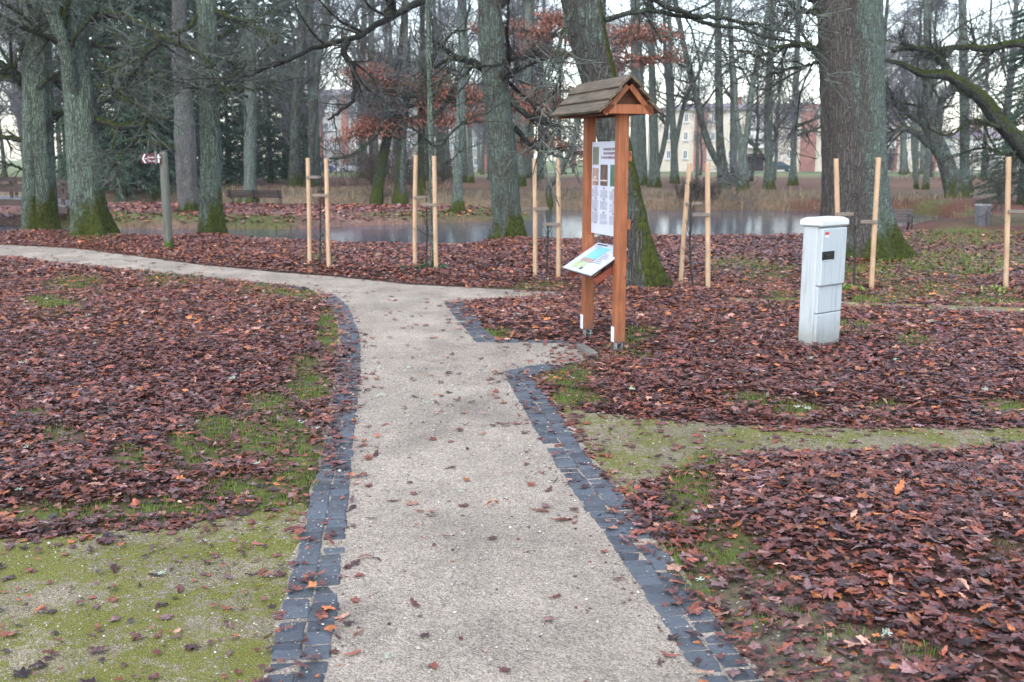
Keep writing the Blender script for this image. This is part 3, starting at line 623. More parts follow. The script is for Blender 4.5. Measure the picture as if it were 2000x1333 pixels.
M_gable = wood('gable_board', (.10, .034, .016), (.17, .06, .026), axis=0)
M_galv = simple('galvanised_steel', (.42, .45, .46), .45, .15, 20, .6)
M_white = simple('white_plastic', (.70, .72, .74), .4, .04, 5)
M_black = simple('black_plastic', (.012, .013, .014), .4)
def img(name, cs, scale, dist=1.0, st=(1, 1, 1)):
    g = G(name); p = g.scale(g.obj(), st); n = g.noise(p, scale, 5, .7, dist)
    return g.pbr(g.ramp(n, [(.25 + .5 * i / (len(cs) - 1), c) for i, c in enumerate(cs)]), .35)
KB = on(1207, 690); KB[2] = 0.0
ki = thing('information_kiosk', KB, 'tall orange-brown wooden information kiosk with a small shingled gable roof', 'information board', rz=math.radians(17.5))
SEP, PW_ = .72, .09
for yy in (0, SEP):
    m = MB(); m.bbox((0, yy, .10 + .99), (PW_, PW_, 1.98), .006); po = m.build('post', M_stain, ki)
    m = MB()
    for sx in (-.026, .026): m.box((sx, yy, .03), (.007, .062, .26))
    m.box((0, yy, .098), (.06, .062, .006)); m.build('steel_foot', M_galv, po)
    m = MB(); t = np.linspace(0, 2 * PI, 13)[:-1]
    m.add([(.009 * math.cos(a), yy - .0325, .075 + .009 * math.sin(a)) for a in t] + [(0, yy - .0325, .075)], [(i, (i + 1) % 12, 12) for i in range(12)]); m.build('bolt_hole', M_black, po)
    m = MB(); m.bbox((-PW_/2 - .004, yy + .012, .165), (.008, .055, .13), .002); m.build('white_plate', M_white, po)
# roof
ZR, ZE, HW, Y0, Y1 = 2.285, 2.0, .25, -.17, SEP + .27
sl = math.atan2(ZR - ZE, HW); m = MB()
for sgn in (-1, 1):
    for i in range(3):
        L = math.hypot(HW, ZR - ZE); f0, f1 = i / 3 - .03, (i + 1) / 3 + .02
        mid = (f0 + f1) / 2; cx = sgn * HW * mid; cz = ZR - (ZR - ZE) * mid
        tilt = sl - .14; R = np.array([[math.cos(tilt), 0, math.sin(tilt) * sgn], [0, 1, 0], [-sgn * math.sin(tilt), 0, math.cos(tilt)]])
        n_ = np.array((sgn * math.sin(sl), 0, math.cos(sl))) * (.017)
        m.bbox(np.array((cx, (Y0 + Y1) / 2 + rng.normal(0, .006), cz)) + n_, (L * (f1 - f0), Y1 - Y0, .025), .003, R)
rf = m.build('roof', M_shing, ki)
for yy in (Y0 + .13, Y1 - .13):
    m = MB(); V = [(-HW + .05, yy, ZE + .02), (HW - .05, yy, ZE + .02), (0, yy, ZR - .05)]
    m.add([(x, y - .011, z) for x, y, z in V] + [(x, y + .011, z) for x, y, z in V], [(0, 1, 2), (5, 4, 3)]); m.add([(x, y - .011, z) for x, y, z in V] + [(x, y + .011, z) for x, y, z in V], [(0, 3, 4, 1), (1, 4, 5, 2), (2, 5, 3, 0)])
    m.build('gable_panel', M_gable, rf)
for yy in (Y0 + .05, Y1 - .05):
    m = MB()
    m.bbox((0, yy, ZE + .035), (2 * HW - .07, .022, .075), .003)
    for sgn in (-1, 1):
        a = sgn * sl; R = np.array([[math.cos(a), 0, math.sin(a)], [0, 1, 0], [-math.sin(a), 0, math.cos(a)]])
        m.bbox((sgn * HW * .44, yy - .001, ZR - .05 - (ZR - ZE) * .44), (.30, .02, .045), .003, R)
    m.build('gable_trim', M_stain, rf)
m = MB()
for sx in (-.13, .13): m.bbox((sx, (Y0 + Y1) / 2, ZE + .02), (.05, Y1 - Y0 - .12, .05), .004)
m.build('rafter', M_gable, rf)
# poster board: local x = 0 plane, faces -x
pz0, pz1, py0, py1 = .985, 1.785, .055, SEP - .055
po = MB(); po.bbox((.012, (py0 + py1) / 2, (pz0 + pz1) / 2), (.016, py1 - py0, pz1 - pz0), .002)
board = po.build('poster', [simple('poster_white', (.56, .58, .66), .3, .02)], ki)
Pm = MB(); mats = [img('photo_bark_green', [(.08,.10,.06),(.14,.17,.10),(.22,.20,.10)], 30, 1, (1, 1, .4)), img('photo_pink', [(.16,.07,.06),(.32,.18,.14),(.5,.4,.3)], 14), img('photo_dark', [(.035,.018,.018),(.09,.045,.04),(.22,.17,.15)], 16, 1, (1, 1, .35)), img('photo_forest', [(.015,.05,.03),(.04,.13,.08),(.10,.30,.20)], 26, .5, (1, 2, .25)), simple('poster_text', (.34, .345, .40), .4), simple('poster_title', (.27, .17, .20), .4), simple('photo_pale', (.62,.52,.42), .4)]
def pq(y0, y1, z0, z1, mt, e=.0035):          # y measured 0..1 from the far post, z 0..1 from the bottom
    Ya, Yb = py1 - y0 * (py1 - py0), py1 - y1 * (py1 - py0); a, b = pz0 + z0 * (pz1 - pz0), pz0 + z1 * (pz1 - pz0); x = .004 - e
    Pm.quad((x, Ya, a), (x, Yb, a), (x, Yb, b), (x, Ya, b), mt)
pq(.05, .26, .755, .945, 0); pq(.05, .26, .53, .715, 1); pq(.34, .60, .53, .755, 2); pq(.70, .965, .53, .755, 3)
pq(.05, .26, .575, .592, 6, .005); pq(.34, .60, .578, .592, 6, .005); pq(.10, .2, .6, .63, 6, .005)
R_ = random.Random(3)
for i, (a, b, z) in enumerate(((.44, .88, .905), (.45, .87, .862), (.37, .97, .818))):
    y = a
    while y < b - .02:
        wd_ = R_.uniform(.018, .03); pq(y, min(y + wd_, b), z, z + .026, 5); y += wd_ + (.007 if R_.random() < .85 else .025)
for cx0, cx1, blocks in ((.04, .28, [(.50, 0), (.48, 7), (.385, 0), (.365, 9), (.255, 0), (.235, 10), (.12, 0)]), (.34, .61, [(.50, 0), (.475, 5), (.425, 3), (.38, 0), (.36, 5), (.30, 3), (.24, 0), (.22, 5), (.15, 4)]), (.69, .97, [(.49, 0), (.47, 4), (.42, 4), (.36, 0), (.335, 3), (.29, 4), (.235, 0), (.21, 4), (.16, 4)])):
    for z, nl in blocks:
        if nl == 0: pq(cx0 + .1, cx0 + .17, z - .004, z + .010, 5)
        for l in range(nl):
            y = cx0; end = cx1 - (R_.uniform(0, .12) if l == nl - 1 else R_.uniform(0, .015))
            while y < end - .01:
                wd_ = R_.uniform(.02, .05); pq(y, min(y + wd_, end), z - l * .0125, z - l * .0125 + .0055, 4); y += wd_ + .007
Pm.build('printed_sheet', mats, board)
for z in (1.66, 1.095):
    m = MB(); m.bbox((.062, SEP / 2, z), (.036, SEP + .07, .085), .005); m.build('poster_rail', M_stain, ki)
# tilted panel
a0, a1 = np.array((-.265, 0, .675)), np.array((.075, 0, .89)); ex = norm(a1 - a0); ez = np.array((-ex[2], 0, ex[0])); Lp = np.linalg.norm(a1 - a0)
R = np.stack([ex, (0, 1, 0), ez], 1)
m = MB(); m.bbox((a0 + a1) / 2 + np.array((0, SEP / 2 - .03, 0)), (Lp, SEP - .07, .016), .002, R, 0)
lp = m.build('lectern_panel', [simple('lectern_white', (.50, .53, .59), .25, .03)], ki)
m = MB(); m.bbox((a0 + a1) / 2 + np.array((0, SEP / 2 - .03, 0)) - ez * .014, (Lp - .006, SEP - .075, .012), .002, R); m.build('panel_backing', M_black, lp)
Pm = MB(); yb0, yb1 = .02, SEP - .08
def lq(u0, u1, v0, v1, mt, e=.010):           # u 0..1 along the board from far end, v 0..1 up the slope
    f = lambda u, v: a0 + (a1 - a0) * v + np.array((0, yb1 - u * (yb1 - yb0), 0)) + ez * e
    Pm.add([f(u0, v0), f(u1, v0), f(u1, v1), f(u0, v1)], [(0, 1, 2, 3)], mt)
lq(.14, .52, .10, .32, 0); lq(.20, .62, .42, .86, 1); lq(.20, .62, .33, .46, 2, .0115); lq(.62, .7, .08, .2, 5, .0105); lq(.5, .58, .08, .16, 3)
for i in range(6): lq(.66, .92 - .05 * (i % 3), .36 + .06 * i, .375 + .06 * i, 3)
for i in range(4): lq(.06 + i * .09, .06 + i * .09 + .075, .91, .955, 3)
for i in range(3): lq(.05, .4, .88 - .02 * i - .01, .885 - .02 * i - .01, 4)
Pm.build('printed_sheet', [simple('pale_yellow', (.42, .47, .27), .3), img('photo_sky', [(.10, .40, .52), (.16, .48, .58), (.36, .58, .64)], 3), img('photo_house', [(.10,.11,.10),(.36,.24,.2),(.5,.46,.42)], 40), simple('dark_print', (.06, .06, .08), .4), simple('grey_print', (.35, .36, .4), .4), simple('white_print', (.8, .8, .8), .4)], lp)
for yy in (.078, SEP - .078):
    m = MB(); m.bbox((a0 + a1) / 2 + np.array((.045, yy, -.075)), (.36, .06, .06), .006, R); m.build('panel_bracket', M_red, ki)
m = MB(); m.bbox((-.07, SEP / 2, .715), (.05, SEP - .17, .06), .004); m.build('cross_rail', M_red, ki)
p_ = on(1146, 692); m = MB(); m.bbox((0, 0, .02), (.07, .42, .07), .006)
eb = m.build('edging_board', wood('grey_board', (.10, .088, .075), (.20, .18, .155), axis=1), loc=(p_[0], p_[1], 0)); eb.rotation_euler = (0, 0, math.radians(12)); tag(eb, 'short weathered grey board edging the gravel in front of the kiosk', 'edging board')
# ------------------------------------------------------------------ cabinet
cb = on(1589, 680); cb[2] = gz1(cb[0], cb[1]) - .02
ca = thing('utility_cabinet', cb, 'light grey utility cabinet standing alone in the leaves beside the kiosk', 'utility cabinet', rz=math.radians(90 - 50.8))
# local: +x along front face to the right, +y along the depth
def cab_mat(name, c0):
    g = G(name); p = g.obj(); st = g.noise(g.scale(p, (14, 14, 1.2)), 2.2, 6, .7); oz = g.n('SeparateXYZ', 2, Vector=p); sp = g.noise(p, 45, 5, .8)
    c = g.mix(g.sstep(st, .48, .72), c0, tuple(x * .74 for x in c0)); low = g.math('ADD', g.math('SUBTRACT', .22, oz), g.math('MULTIPLY', g.noise(p, 9, 5), .16))
    c = g.mix(g.math('MULTIPLY', g.sstep(low, .0, .25), .55), c, (.15, .14, .10)); c = g.mix(g.math('MULTIPLY', g.sstep(sp, .62, .74), .4), c, (.17, .18, .14))
    return g.pbr(c, .55, g.bump(g.noise(p, 90, 3), .12, .004), .4)
M_cab = cab_mat('grey_polyester', (.46, .50, .51)); M_cab2 = cab_mat('grey_polyester_door', (.44, .485, .50))
Wd, Dp, Ht = .365, .145, 1.03
m = MB(); m.bbox((Wd/2, Dp/2 + .02, Ht/2), (Wd, Dp, Ht), .012); m.build('body', M_cab, ca)
m = MB(); m.bbox((Wd/2 - .003, .004, .15), (Wd - .016, .03, .30), .006); m.build('lower_panel', M_cab2, ca)
m = MB(); m.bbox((Wd/2 - .003, .004, .305 + .115), (Wd - .016, .03, .226), .006); m.build('middle_panel', M_cab2, ca)
m = MB(); m.bbox((Wd/2 - .003, -.004, .535 + .24), (Wd - .016, .05, .475), .008); dr = m.build('door', M_cab2, ca)
m = MB(); m.bbox((.092, -.031, .79), (.165, .012, .07), .005); m.bbox((.08, -.04, .785), (.075, .012, .028), .004)
hd = m.build('handle', M_black, dr); m = MB(); m.bbox((.095, -.030, .752), (.12, .006, .010), .002); m.bbox((.167,-.031,.79),(.012,.006,.05),.002); m.build('handle_recess', M_white, dr)
m = MB(); m.quad((.035, -.0305, .960), (.09, -.0305, .960), (.09, -.0305, .983), (.035, -.0305, .983), 0); m.quad((.035, -.0305, .940), (.09, -.0305, .940), (.09, -.0305, .960), (.035, -.0305, .960), 1)
m.build('sticker', [simple('red_sticker', (.55, .06, .07), .4), M_white], dr)
m = MB(); o = .022; hx, hy = Wd + 2*o - .01, Dp + 2*o + .03
m.bbox((Wd/2, Dp/2 + .008, Ht + .022), (hx, hy, .05), .012)
V = []; 
for f, z in ((.485, Ht + .046), (.40, Ht + .068)):
    for sx, sy in ((-1,-1),(1,-1),(1,1),(-1,1)): V.append((Wd/2 + sx*hx*f, Dp/2 + .008 + sy*hy*(f if f > .45 else .32), z))
m.add(V, [(0,1,5,4),(1,2,6,5),(2,3,7,6),(3,0,4,7),(4,5,6,7)]); m.build('cap', simple('pale_cap', (.60, .63, .62), .5, .06, 6), ca)
# ------------------------------------------------------------------ signpost
sp = on(330, 488); sg_ = thing('signpost', sp, 'round grey timber signpost with a maroon arrow board pointing left', 'signpost')
def d_at(p): return math.hypot(p[1], 0) * 1.0
Zp = sp[1]; px = lambda n: n / F * Zp
M_post = wood('weathered_post', (.11, .105, .09), (.24, .235, .20), axis=2, rough=.85)
g = G('post_moss'); p = g.obj(); oz = g.n('SeparateXYZ', 2, Vector=p); n = g.noise(p, 6, 6, .7); 
n0 = g.noise(g.scale(p, (9, 9, .7)), 5, 6, .65, .8); c = g.mix(g.sstep(n0, .3, .7), (.075, .073, .063), (.17, .17, .15)); c = g.mix(g.sstep(g.noise(p, 3, 5), .45, .7), c, (.105, .125, .095))
c = g.mix(g.sstep(g.math('ADD', n, g.math('MULTIPLY', g.math('SUBTRACT', .30, oz), 1.6)), .6, .75), c, (.05, .09, .012)); M_post = g.pbr(c, .9, g.bump(n0, .4, .006), .2)
ph = px(188); r = px(8.2)
m = MB(); m.lathe([(r * 1.04, -.25), (r * 1.02, 0), (r, ph * .5), (r * .97, ph - .05), (r * .85, ph - .015), (r * .5, ph), (0.0005, ph + .004)], 20); m.build('post', M_post, sg_, smooth=True)
zb = 1.65 + (308 - 316.5) / F * Zp - sp[2]; zb = 1.63 - sp[2]
brd = MB(); x0, x1, hh = -px(39), -px(2), px(9.3); brd.bbox(((x0 + x1)/2, -r - .03, zb), (x1 - x0, .018, 2 * hh), .004)
M_mar = simple('maroon_board', (.075, .010, .016), .4, .05); bo = brd.build('arrow_board', M_mar, sg_)
m = MB(); cxp = x0 + .02
t_ = .02
for sgn in (-1, 1):
    V = [(cxp, 0), (cxp + t_, 0), (cxp + t_ + .045, sgn * hh * .92), (cxp + .045, sgn * hh * .92)]
    V = [(x, -r - .0405, zb + z) for x, z in V]; m.add(V if sgn < 0 else V[::-1], [(0, 1, 2, 3)])
M_wp = simple('white_paint', (.78, .78, .8), .4, .03); m.build('arrow_mark', M_wp, bo)
for sgn in (-1, 1):
    m = MB(); m.add([(x1 - .045, -r - .0405, zb + sgn * hh * .45 - hh * .38), (x1 - .02, -r - .0405, zb + sgn * hh * .45 - hh * .38), (x1 - .02, -r - .0405, zb + sgn * hh * .45 + hh * .38), (x1 - .045, -r - .0405, zb + sgn * hh * .45 + hh * .38)], [(0, 1, 2, 3)]); m.build('white_mark', M_wp, bo)
def text(body, size, loc, parent, mat, name='lettering', rot=(PI / 2, 0, 0)):
    c = bpy.data.curves.new(name, 'FONT'); c.body = body; c.size = size; c.extrude = .001; c.offset = 0
    t = bpy.data.objects.new(name, c); col.objects.link(t); t.parent = parent; t.location = loc; t.rotation_euler = rot; c.materials.append(mat)
    bpy.context.view_layer.update(); me = bpy.data.meshes.new_from_object(t.evaluated_get(bpy.context.evaluated_depsgraph_get())); bpy.data.objects.remove(t)
    t = bpy.data.objects.new(name, me); col.objects.link(t); t.parent = parent; t.location = loc; t.rotation_euler = rot; return t
text('Kungu mājas', .046, (x0 + .118, -r - .0405, zb + .012), bo, M_wp); text('ēku vieta', .046, (x0 + .118, -r - .0405, zb - .055), bo, M_wp); text('50 m', .036, (x0 + .06, -r - .0405, zb - .012), bo, M_wp)
m = MB(); m.bbox((-px(10.3), -r - .045, zb + .012), (px(3.2), .02, px(24)), .004); m.bbox((-px(10.3), -r - .014, zb + .05), (px(3), .04, .02), .003); m.build('clamp', simple('dull_steel', (.16, .16, .15), .6), sg_)
# ------------------------------------------------------------------ benches, bins
M_slat = wood('dark_bench_slat', (.045, .032, .03), (.10, .075, .075), axis=0, rough=.5); M_iron = simple('black_iron', (.012, .013, .016), .45)
def bench(loc, rz, L, label, nf=3):
    b = thing('park_bench', loc, label, 'bench', rz=rz)
    m = MB()
    for i in range(4): m.bbox((0, .06 + .115 * i, .44), (L, .095, .035), .006)
    m.build('seat', M_slat, b)
    m = MB()
    for i in range(4):
        z = .52 + .105 * i; m.bbox((0, .50 + .30 * (z - .45), z), (L, .03, .085), .006, np.array([[1,0,0],[0,math.cos(.29),math.sin(.29)],[0,-math.sin(.29),math.cos(.29)]]))
    m.build('backrest', M_slat, b)
    for i in range(nf):
        x = -L/2 + .12 + (L - .24) * i / (nf - 1); m = MB()
        P = spline([(x, .03, 0), (x, .07, .2), (x, .05, .40), (x, .25, .41), (x, .47, .42), (x, .55, .62), (x, .66, .93)], 24); m.tubes(P, np.full(24, .022), 6, cap=True)
        P = spline([(x, .42, .41), (x, .50, .2), (x, .58, 0)], 10); m.tubes(P, np.full(10, .022), 6, cap=True)
        P = spline([(x, .05, .42), (x, .06, .62), (x, .25, .66), (x, .56, .64)], 14); m.tubes(P, np.full(14, .016), 6, cap=True)
        m.build('frame', M_iron, b)
    return b
b_ = on(503, 400); b1 = bench((b_[0], b_[1], b_[2]), PI, 1.95, 'dark slatted park bench behind the mossy tree across the water'); b1.scale = (1, .8, .6)
b_ = (8.58, 23.6, gz1(8.58, 23.6) - .02); b2 = bench((b_[0], b_[1], b_[2]), math.radians(-6), 1.55, 'dark slatted bench half hidden behind the thick mossy trunk', 2); b2.scale = (.9, .72, .60)
b_ = on(1917, 441); bn = thing('litter_bin', b_, 'grey tapered concrete litter bin standing on the grass near the pond', 'litter bin'); u = b_[1] / F
m = MB(); m.lathe([(12.5*u, -.05), (13*u, 0), (15.3*u, 36*u), (15.3*u, 40*u), (13.4*u, 40.5*u), (12.5*u, 20*u), (.001, 20*u)], 8); m.build('body', simple('exposed_concrete', (.13, .125, .14), .9, .3, 40, 0, .3, .4), bn)
m = MB(); m.lathe([(15.6*u, 38.5*u), (15.9*u, 40*u), (15.6*u, 41.2*u), (13.4*u, 41.4*u), (13.2*u, 40*u)], 8); m.build('rim', simple('pale_rim', (.30, .30, .31), .8), bn)
b_ = on(627, 399); bn = thing('litter_bin', b_, 'small red-brown wooden litter bin far behind the left stakes', 'litter bin'); u = b_[1] / F
m = MB(); m.lathe([(5.6*u, 0), (5.6*u, 25*u), (5*u, 25.5*u), (5*u, 10*u), (.001, 10*u)], 12); m.build('body', wood('red_brown_slats', (.10, .03, .022), (.2, .07, .05)), bn)
m = MB(); m.lathe([(6*u, 23*u), (6.2*u, 25*u), (6*u, 26.5*u), (5*u, 26.6*u), (5*u, 25*u)], 12); m.build('rim', M_iron, bn)
# ------------------------------------------------------------------ stakes and saplings
M_stake = wood('new_pale_stake', (.42, .265, .155), (.57, .40, .26), axis=2, k=1.2); M_bar = wood('grey_stake_bar', (.15, .12, .10), (.25, .205, .165), axis=0)
M_sap = bark('sapling_bark', (.05, .042, .035), (.11, .10, .085), lich=.45, moss=0, k=2)
STK = [  # base px, top px, bar y, bar direction, label
 ((604,517),(601,309),346,1,'pale tree stake with the high grey bar, between the signpost and the lone bench'),
 ((642,525),(637,310),381,-1,'pale tree stake with a low grey bar, second from the signpost'),
 ((810,521),(812,303),385,1,'pale tree stake left of the tall thin lichen-covered young tree'),
 ((852,529),(848,305),399,-1,'pale tree stake touching the tall thin lichen-covered young tree'),
 ((1045,541),(1044,310),407,1,'pale tree stake nearest the mossy-footed trunk left of the kiosk'),
 ((1090,546),(1090,310),437,-1,'pale tree stake just left of the kiosk, tilted panel beside it'),
 ((1328,557),(1347,319),397,1,'leaning pale tree stake right of the kiosk in front of the pond'),
 ((1384,566),(1382,318),418,-1,'upright pale tree stake right of the leaning one, in front of the pond'),
 ((1637,566),(1633,310),417,1,'pale tree stake whose foot is hidden behind the grey cabinet'),
 ((1702,566),(1716,308),432,-1,'slanting pale tree stake in front of the thick trunk, right of the cabinet'),
 ((1966,564),(1970,307),412,1,'lone pale tree stake at the right edge beyond the litter bin')]
for (b, t, by, dr_, lab) in STK:
    B = on(*b); T = at(t[0], t[1], B[1] + .02); s = thing('tree_stake', B, lab, 'tree stake', 'wooden stakes supporting the young saplings')
    D = T - B; L = np.linalg.norm(D); rr = .031
    m = MB(); P = spline(np.array([(0, 0, -.2), D * .5 + rng.normal(0, .004, 3), D]), 12)
    m.tubes(P, np.full(12, rr) * (1 + rng.normal(0, .015, 12)), 10, cap=True); m.build('pole', M_stake, s, smooth=False)
    f = (b[1] - by) / (b[1] - t[1]); q = D * f; bl = .215
    m = MB(); m.bbox(q + np.array((dr_ * (bl / 2 - .02), -rr - .011, 0)), (bl, .018, .042), .003); m.build('cross_bar', M_bar, s)
M_tw = simple('twig_bark', (.045, .040, .036), .9, .3, 12)
def sapling(b, topy, lab, r=.018, n=16, seed=0):
    rg = np.random.default_rng(seed); B = on(*b); T = at(b[0] + rg.uniform(-8, 8), topy, B[1]); s = thing('sapling', B, lab, 'sapling', 'saplings tied between stakes'); D = T - B
    m = MB(); P = spline(np.array([(0,0,-.05), D * .3 + rg.normal(0, .01, 3), D * .7 + rg.normal(0, .012, 3), D]), 16)[None]; R = np.linspace(r, r * .35, 16)[None]; m.tubes(P, R, 6); m.build('trunk', M_sap, s)
    m = MB(); P1, R1 = spawn(P, R, n, .3, .98, .5, 1.1, .12, .4, 6, .12, .05, .5, .002, rg, up=.2); m.tubes(P1, R1, 4); P2, R2 = spawn(P1, R1, 3, .3, 1, .4, 1, .05, .16, 4, .15, .05, .6, .0015, rg); m.tubes(P2, R2, 3); m.build('crown', M_tw, s)
SAP = [((625,520),330,'thin bare sapling between the two stakes right of the signpost'),((832,524),385,'thin bare sapling left of the lichen-covered young tree'),((1070,544),412,'thin bare sapling between the stakes left of the kiosk'),((1354,561),355,'thin bare sapling between the leaning and upright stakes right of the kiosk'),((1668,566),380,'thin bare sapling between the stakes before the thick trunk'),((2012,566),360,'thin bare sapling at the right edge beside the lone stake')]
for i, (b, t, lab) in enumerate(SAP): sapling(b, t, lab, seed=i)
# small grass clumps at two sapling feet are part of the grass; dark plants beside them
def leafy_clump(b, lab, c, s=.12, n=70, cat='plant', name='low_plant'):
    B = on(*b); m = MB(); X, Y = rng.normal(0, s, n), rng.normal(0, s * .6, n)
    blades(m, X, Y, np.zeros(n), rng.uniform(.05, .13, n), rng.uniform(.02, .04, n), np.array(c) * np.exp(rng.normal(0, .3, (n, 1))), .9); o = m.build(name, M_grass, colour=True, loc=B); tag(o, lab, cat)
leafy_clump((832,527), 'low dark green plant clump at the foot of the sapling by the lichen-covered tree', (.03, .07, .03), .17, 160)
leafy_clump((1650,568), 'bright green broad-leaved weed clump just right of the cabinet', (.16, .26, .05), .10, 90)
leafy_clump((1950,572), 'pale green weed clump at the foot of the lone stake', (.22, .28, .08), .12, 90)
# ------------------------------------------------------------------ footbridge
M_br = wood('dark_bridge_wood', (.035, .022, .018), (.085, .055, .045), axis=0, rough=.6); M_deck = wood('wet_deck', (.10, .10, .105), (.2, .2, .21), axis=1, rough=.25)
Yb = 31.0; pb = [at(x, y, Yb) for x, y in ((-140, 388), (-60, 388), (0, 388), (45, 389), (90, 396), (132, 405))]
br = thing('footbridge', (pb[2][0], Yb, pb[2][2]), 'dark brown wooden footbridge over the pond behind the left trunks', 'footbridge'); O = pb[2]
S = np.array(pb) - O; S = np.stack([np.interp(np.linspace(0, 5, 60), range(6), S[:, i]) for i in range(3)], 1)
m = MB()
for i in range(0, 58):
    a, b = S[i], S[i + 1]; ang = math.atan2(b[2]-a[2], b[0]-a[0]); R = np.array([[math.cos(ang), 0, -math.sin(ang)], [0, 1, 0], [math.sin(ang), 0, math.cos(ang)]]); m.bbox((a + b) / 2 + np.array((0, .8, 0)), (np.linalg.norm(b - a) * .94, 1.7, .05), .004, R)
m.build('deck', M_deck, br)
for yy in (.02, 1.58):
    m = MB()
    for i in range(59):
        a, b = S[i], S[i + 1]; ang = math.atan2(b[2]-a[2], b[0]-a[0]); R = np.array([[math.cos(ang), 0, -math.sin(ang)], [0, 1, 0], [math.sin(ang), 0, math.cos(ang)]]); m.box((a + b) / 2 + np.array((0, yy, -.12)), (np.linalg.norm(b - a) * 1.001, .12, .18), R)
    m.build('beam', M_br, br)
    rl = MB(); 
    for zz, hh_ in ((.555, .09), (.30, .19)):
        for i in range(59):
            a, b = S[i], S[i + 1]; ang = math.atan2(b[2]-a[2], b[0]-a[0]); R = np.array([[math.cos(ang), 0, -math.sin(ang)], [0, 1, 0], [math.sin(ang), 0, math.cos(ang)]]); rl.box((a + b) / 2 + np.array((0, yy, zz)), (np.linalg.norm(b - a) * 1.001, .05, hh_), R)
    rl.build('railing', M_br, br)
    for i in range(2, 60, 9):
        m = MB(); m.bbox(S[i] + np.array((0, yy + .06, .25)), (.09, .07, .72), .006); m.build('rail_post', M_br, br)
# ------------------------------------------------------------------ trees
B_oak = bark('oak_bark', (.055, .05, .042), (.135, .13, .112), lich=.78, moss_h=.6, moss=.75, mside=(.35, -.05))
B_oak2 = bark('lichened_bark', (.04, .038, .034), (.10, .10, .085), lichen=(.15, .20, .155), lich=.9, moss_h=.7, moss=.85, mside=(.55, -.1))
B_big = bark('brown_green_bark', (.068, .060, .055), (.128, .112, .102), lichen=(.14, .19, .155), vs=30, lich=.66, moss_h=.55, moss=.75, lside=(.62, -.05), mside=(.3, 0))
B_lean = bark('grey_mossy_bark', (.05, .045, .04), (.13, .122, .11), lich=.5, moss_h=1.5, moss=.7, mside=(.75, 0), stripe=((1.0, -.1), .95))
B_pale = bark('pale_bark', (.10, .095, .09), (.23, .215, .205), lich=.45, moss_h=.35, moss=.5)
B_far = bark('green_grey_bark', (.075, .08, .07), (.16, .18, .155), lichen=(.14, .178, .145), lich=.9, moss_h=.7, moss=.7, k=.6)
B_fard = bark('dark_far_bark', (.04, .038, .033), (.125, .123, .108), lich=.6, moss_h=.9, moss=.7, k=.6, topmoss=.3)
B_dark = bark('dark_mossy_bark', (.03, .028, .024), (.075, .07, .06), lich=.4, moss_h=3.0, moss=.7, mside=(.1, 0))
L_moss = bark('mossy_limb', (.03, .028, .024), (.085, .08, .068), lich=.6, moss=0, topmoss=.85, k=2, mosscol=(.06, .078, .010))
L_grey = bark('grey_limb', (.035, .032, .028), (.09, .088, .075), lich=.65, moss=0, topmoss=.35, k=2)
L_dark = bark('dark_limb', (.022, .021, .019), (.06, .058, .052), lich=.35, moss=0, topmoss=.12, k=2)
T_grey = simple('grey_twig', (.058, .056, .049), .9, .35, 6); T_lich = simple('lichened_twig', (.10, .115, .095), .9, .4, 9); T_brn = simple('brown_twig', (.075, .056, .045), .9, .3, 6); T_far = simple('far_twig', (.12, .12, .125), .95, .25, 3)
def limbset(mb, P, R, rg, spec, rend=.003, trop=0.0, mats=(0, 1), wander=.16, tmin=.15):
    """secondary branches and twigs on the given limbs; spec = per-level (count, len0, len1, segments)"""
    out = (P, R)
    for lev, (n, l0, l1, seg) in enumerate(spec):
        last = lev == len(spec) - 1
        Pn, Rn = spawn(out[0], out[1], n, .12 if lev else tmin, 1.0, .45, 1.15, l0, l1, seg, wander + .05 * lev, trop, .55, rend if last else rend * 2.2, rg, .35, .1)
        mb.tubes(Pn, Rn, 5 if lev == 0 else (4 if not last else 3), mats[0] if lev == 0 else mats[1]); out = (Pn, Rn)
    return out
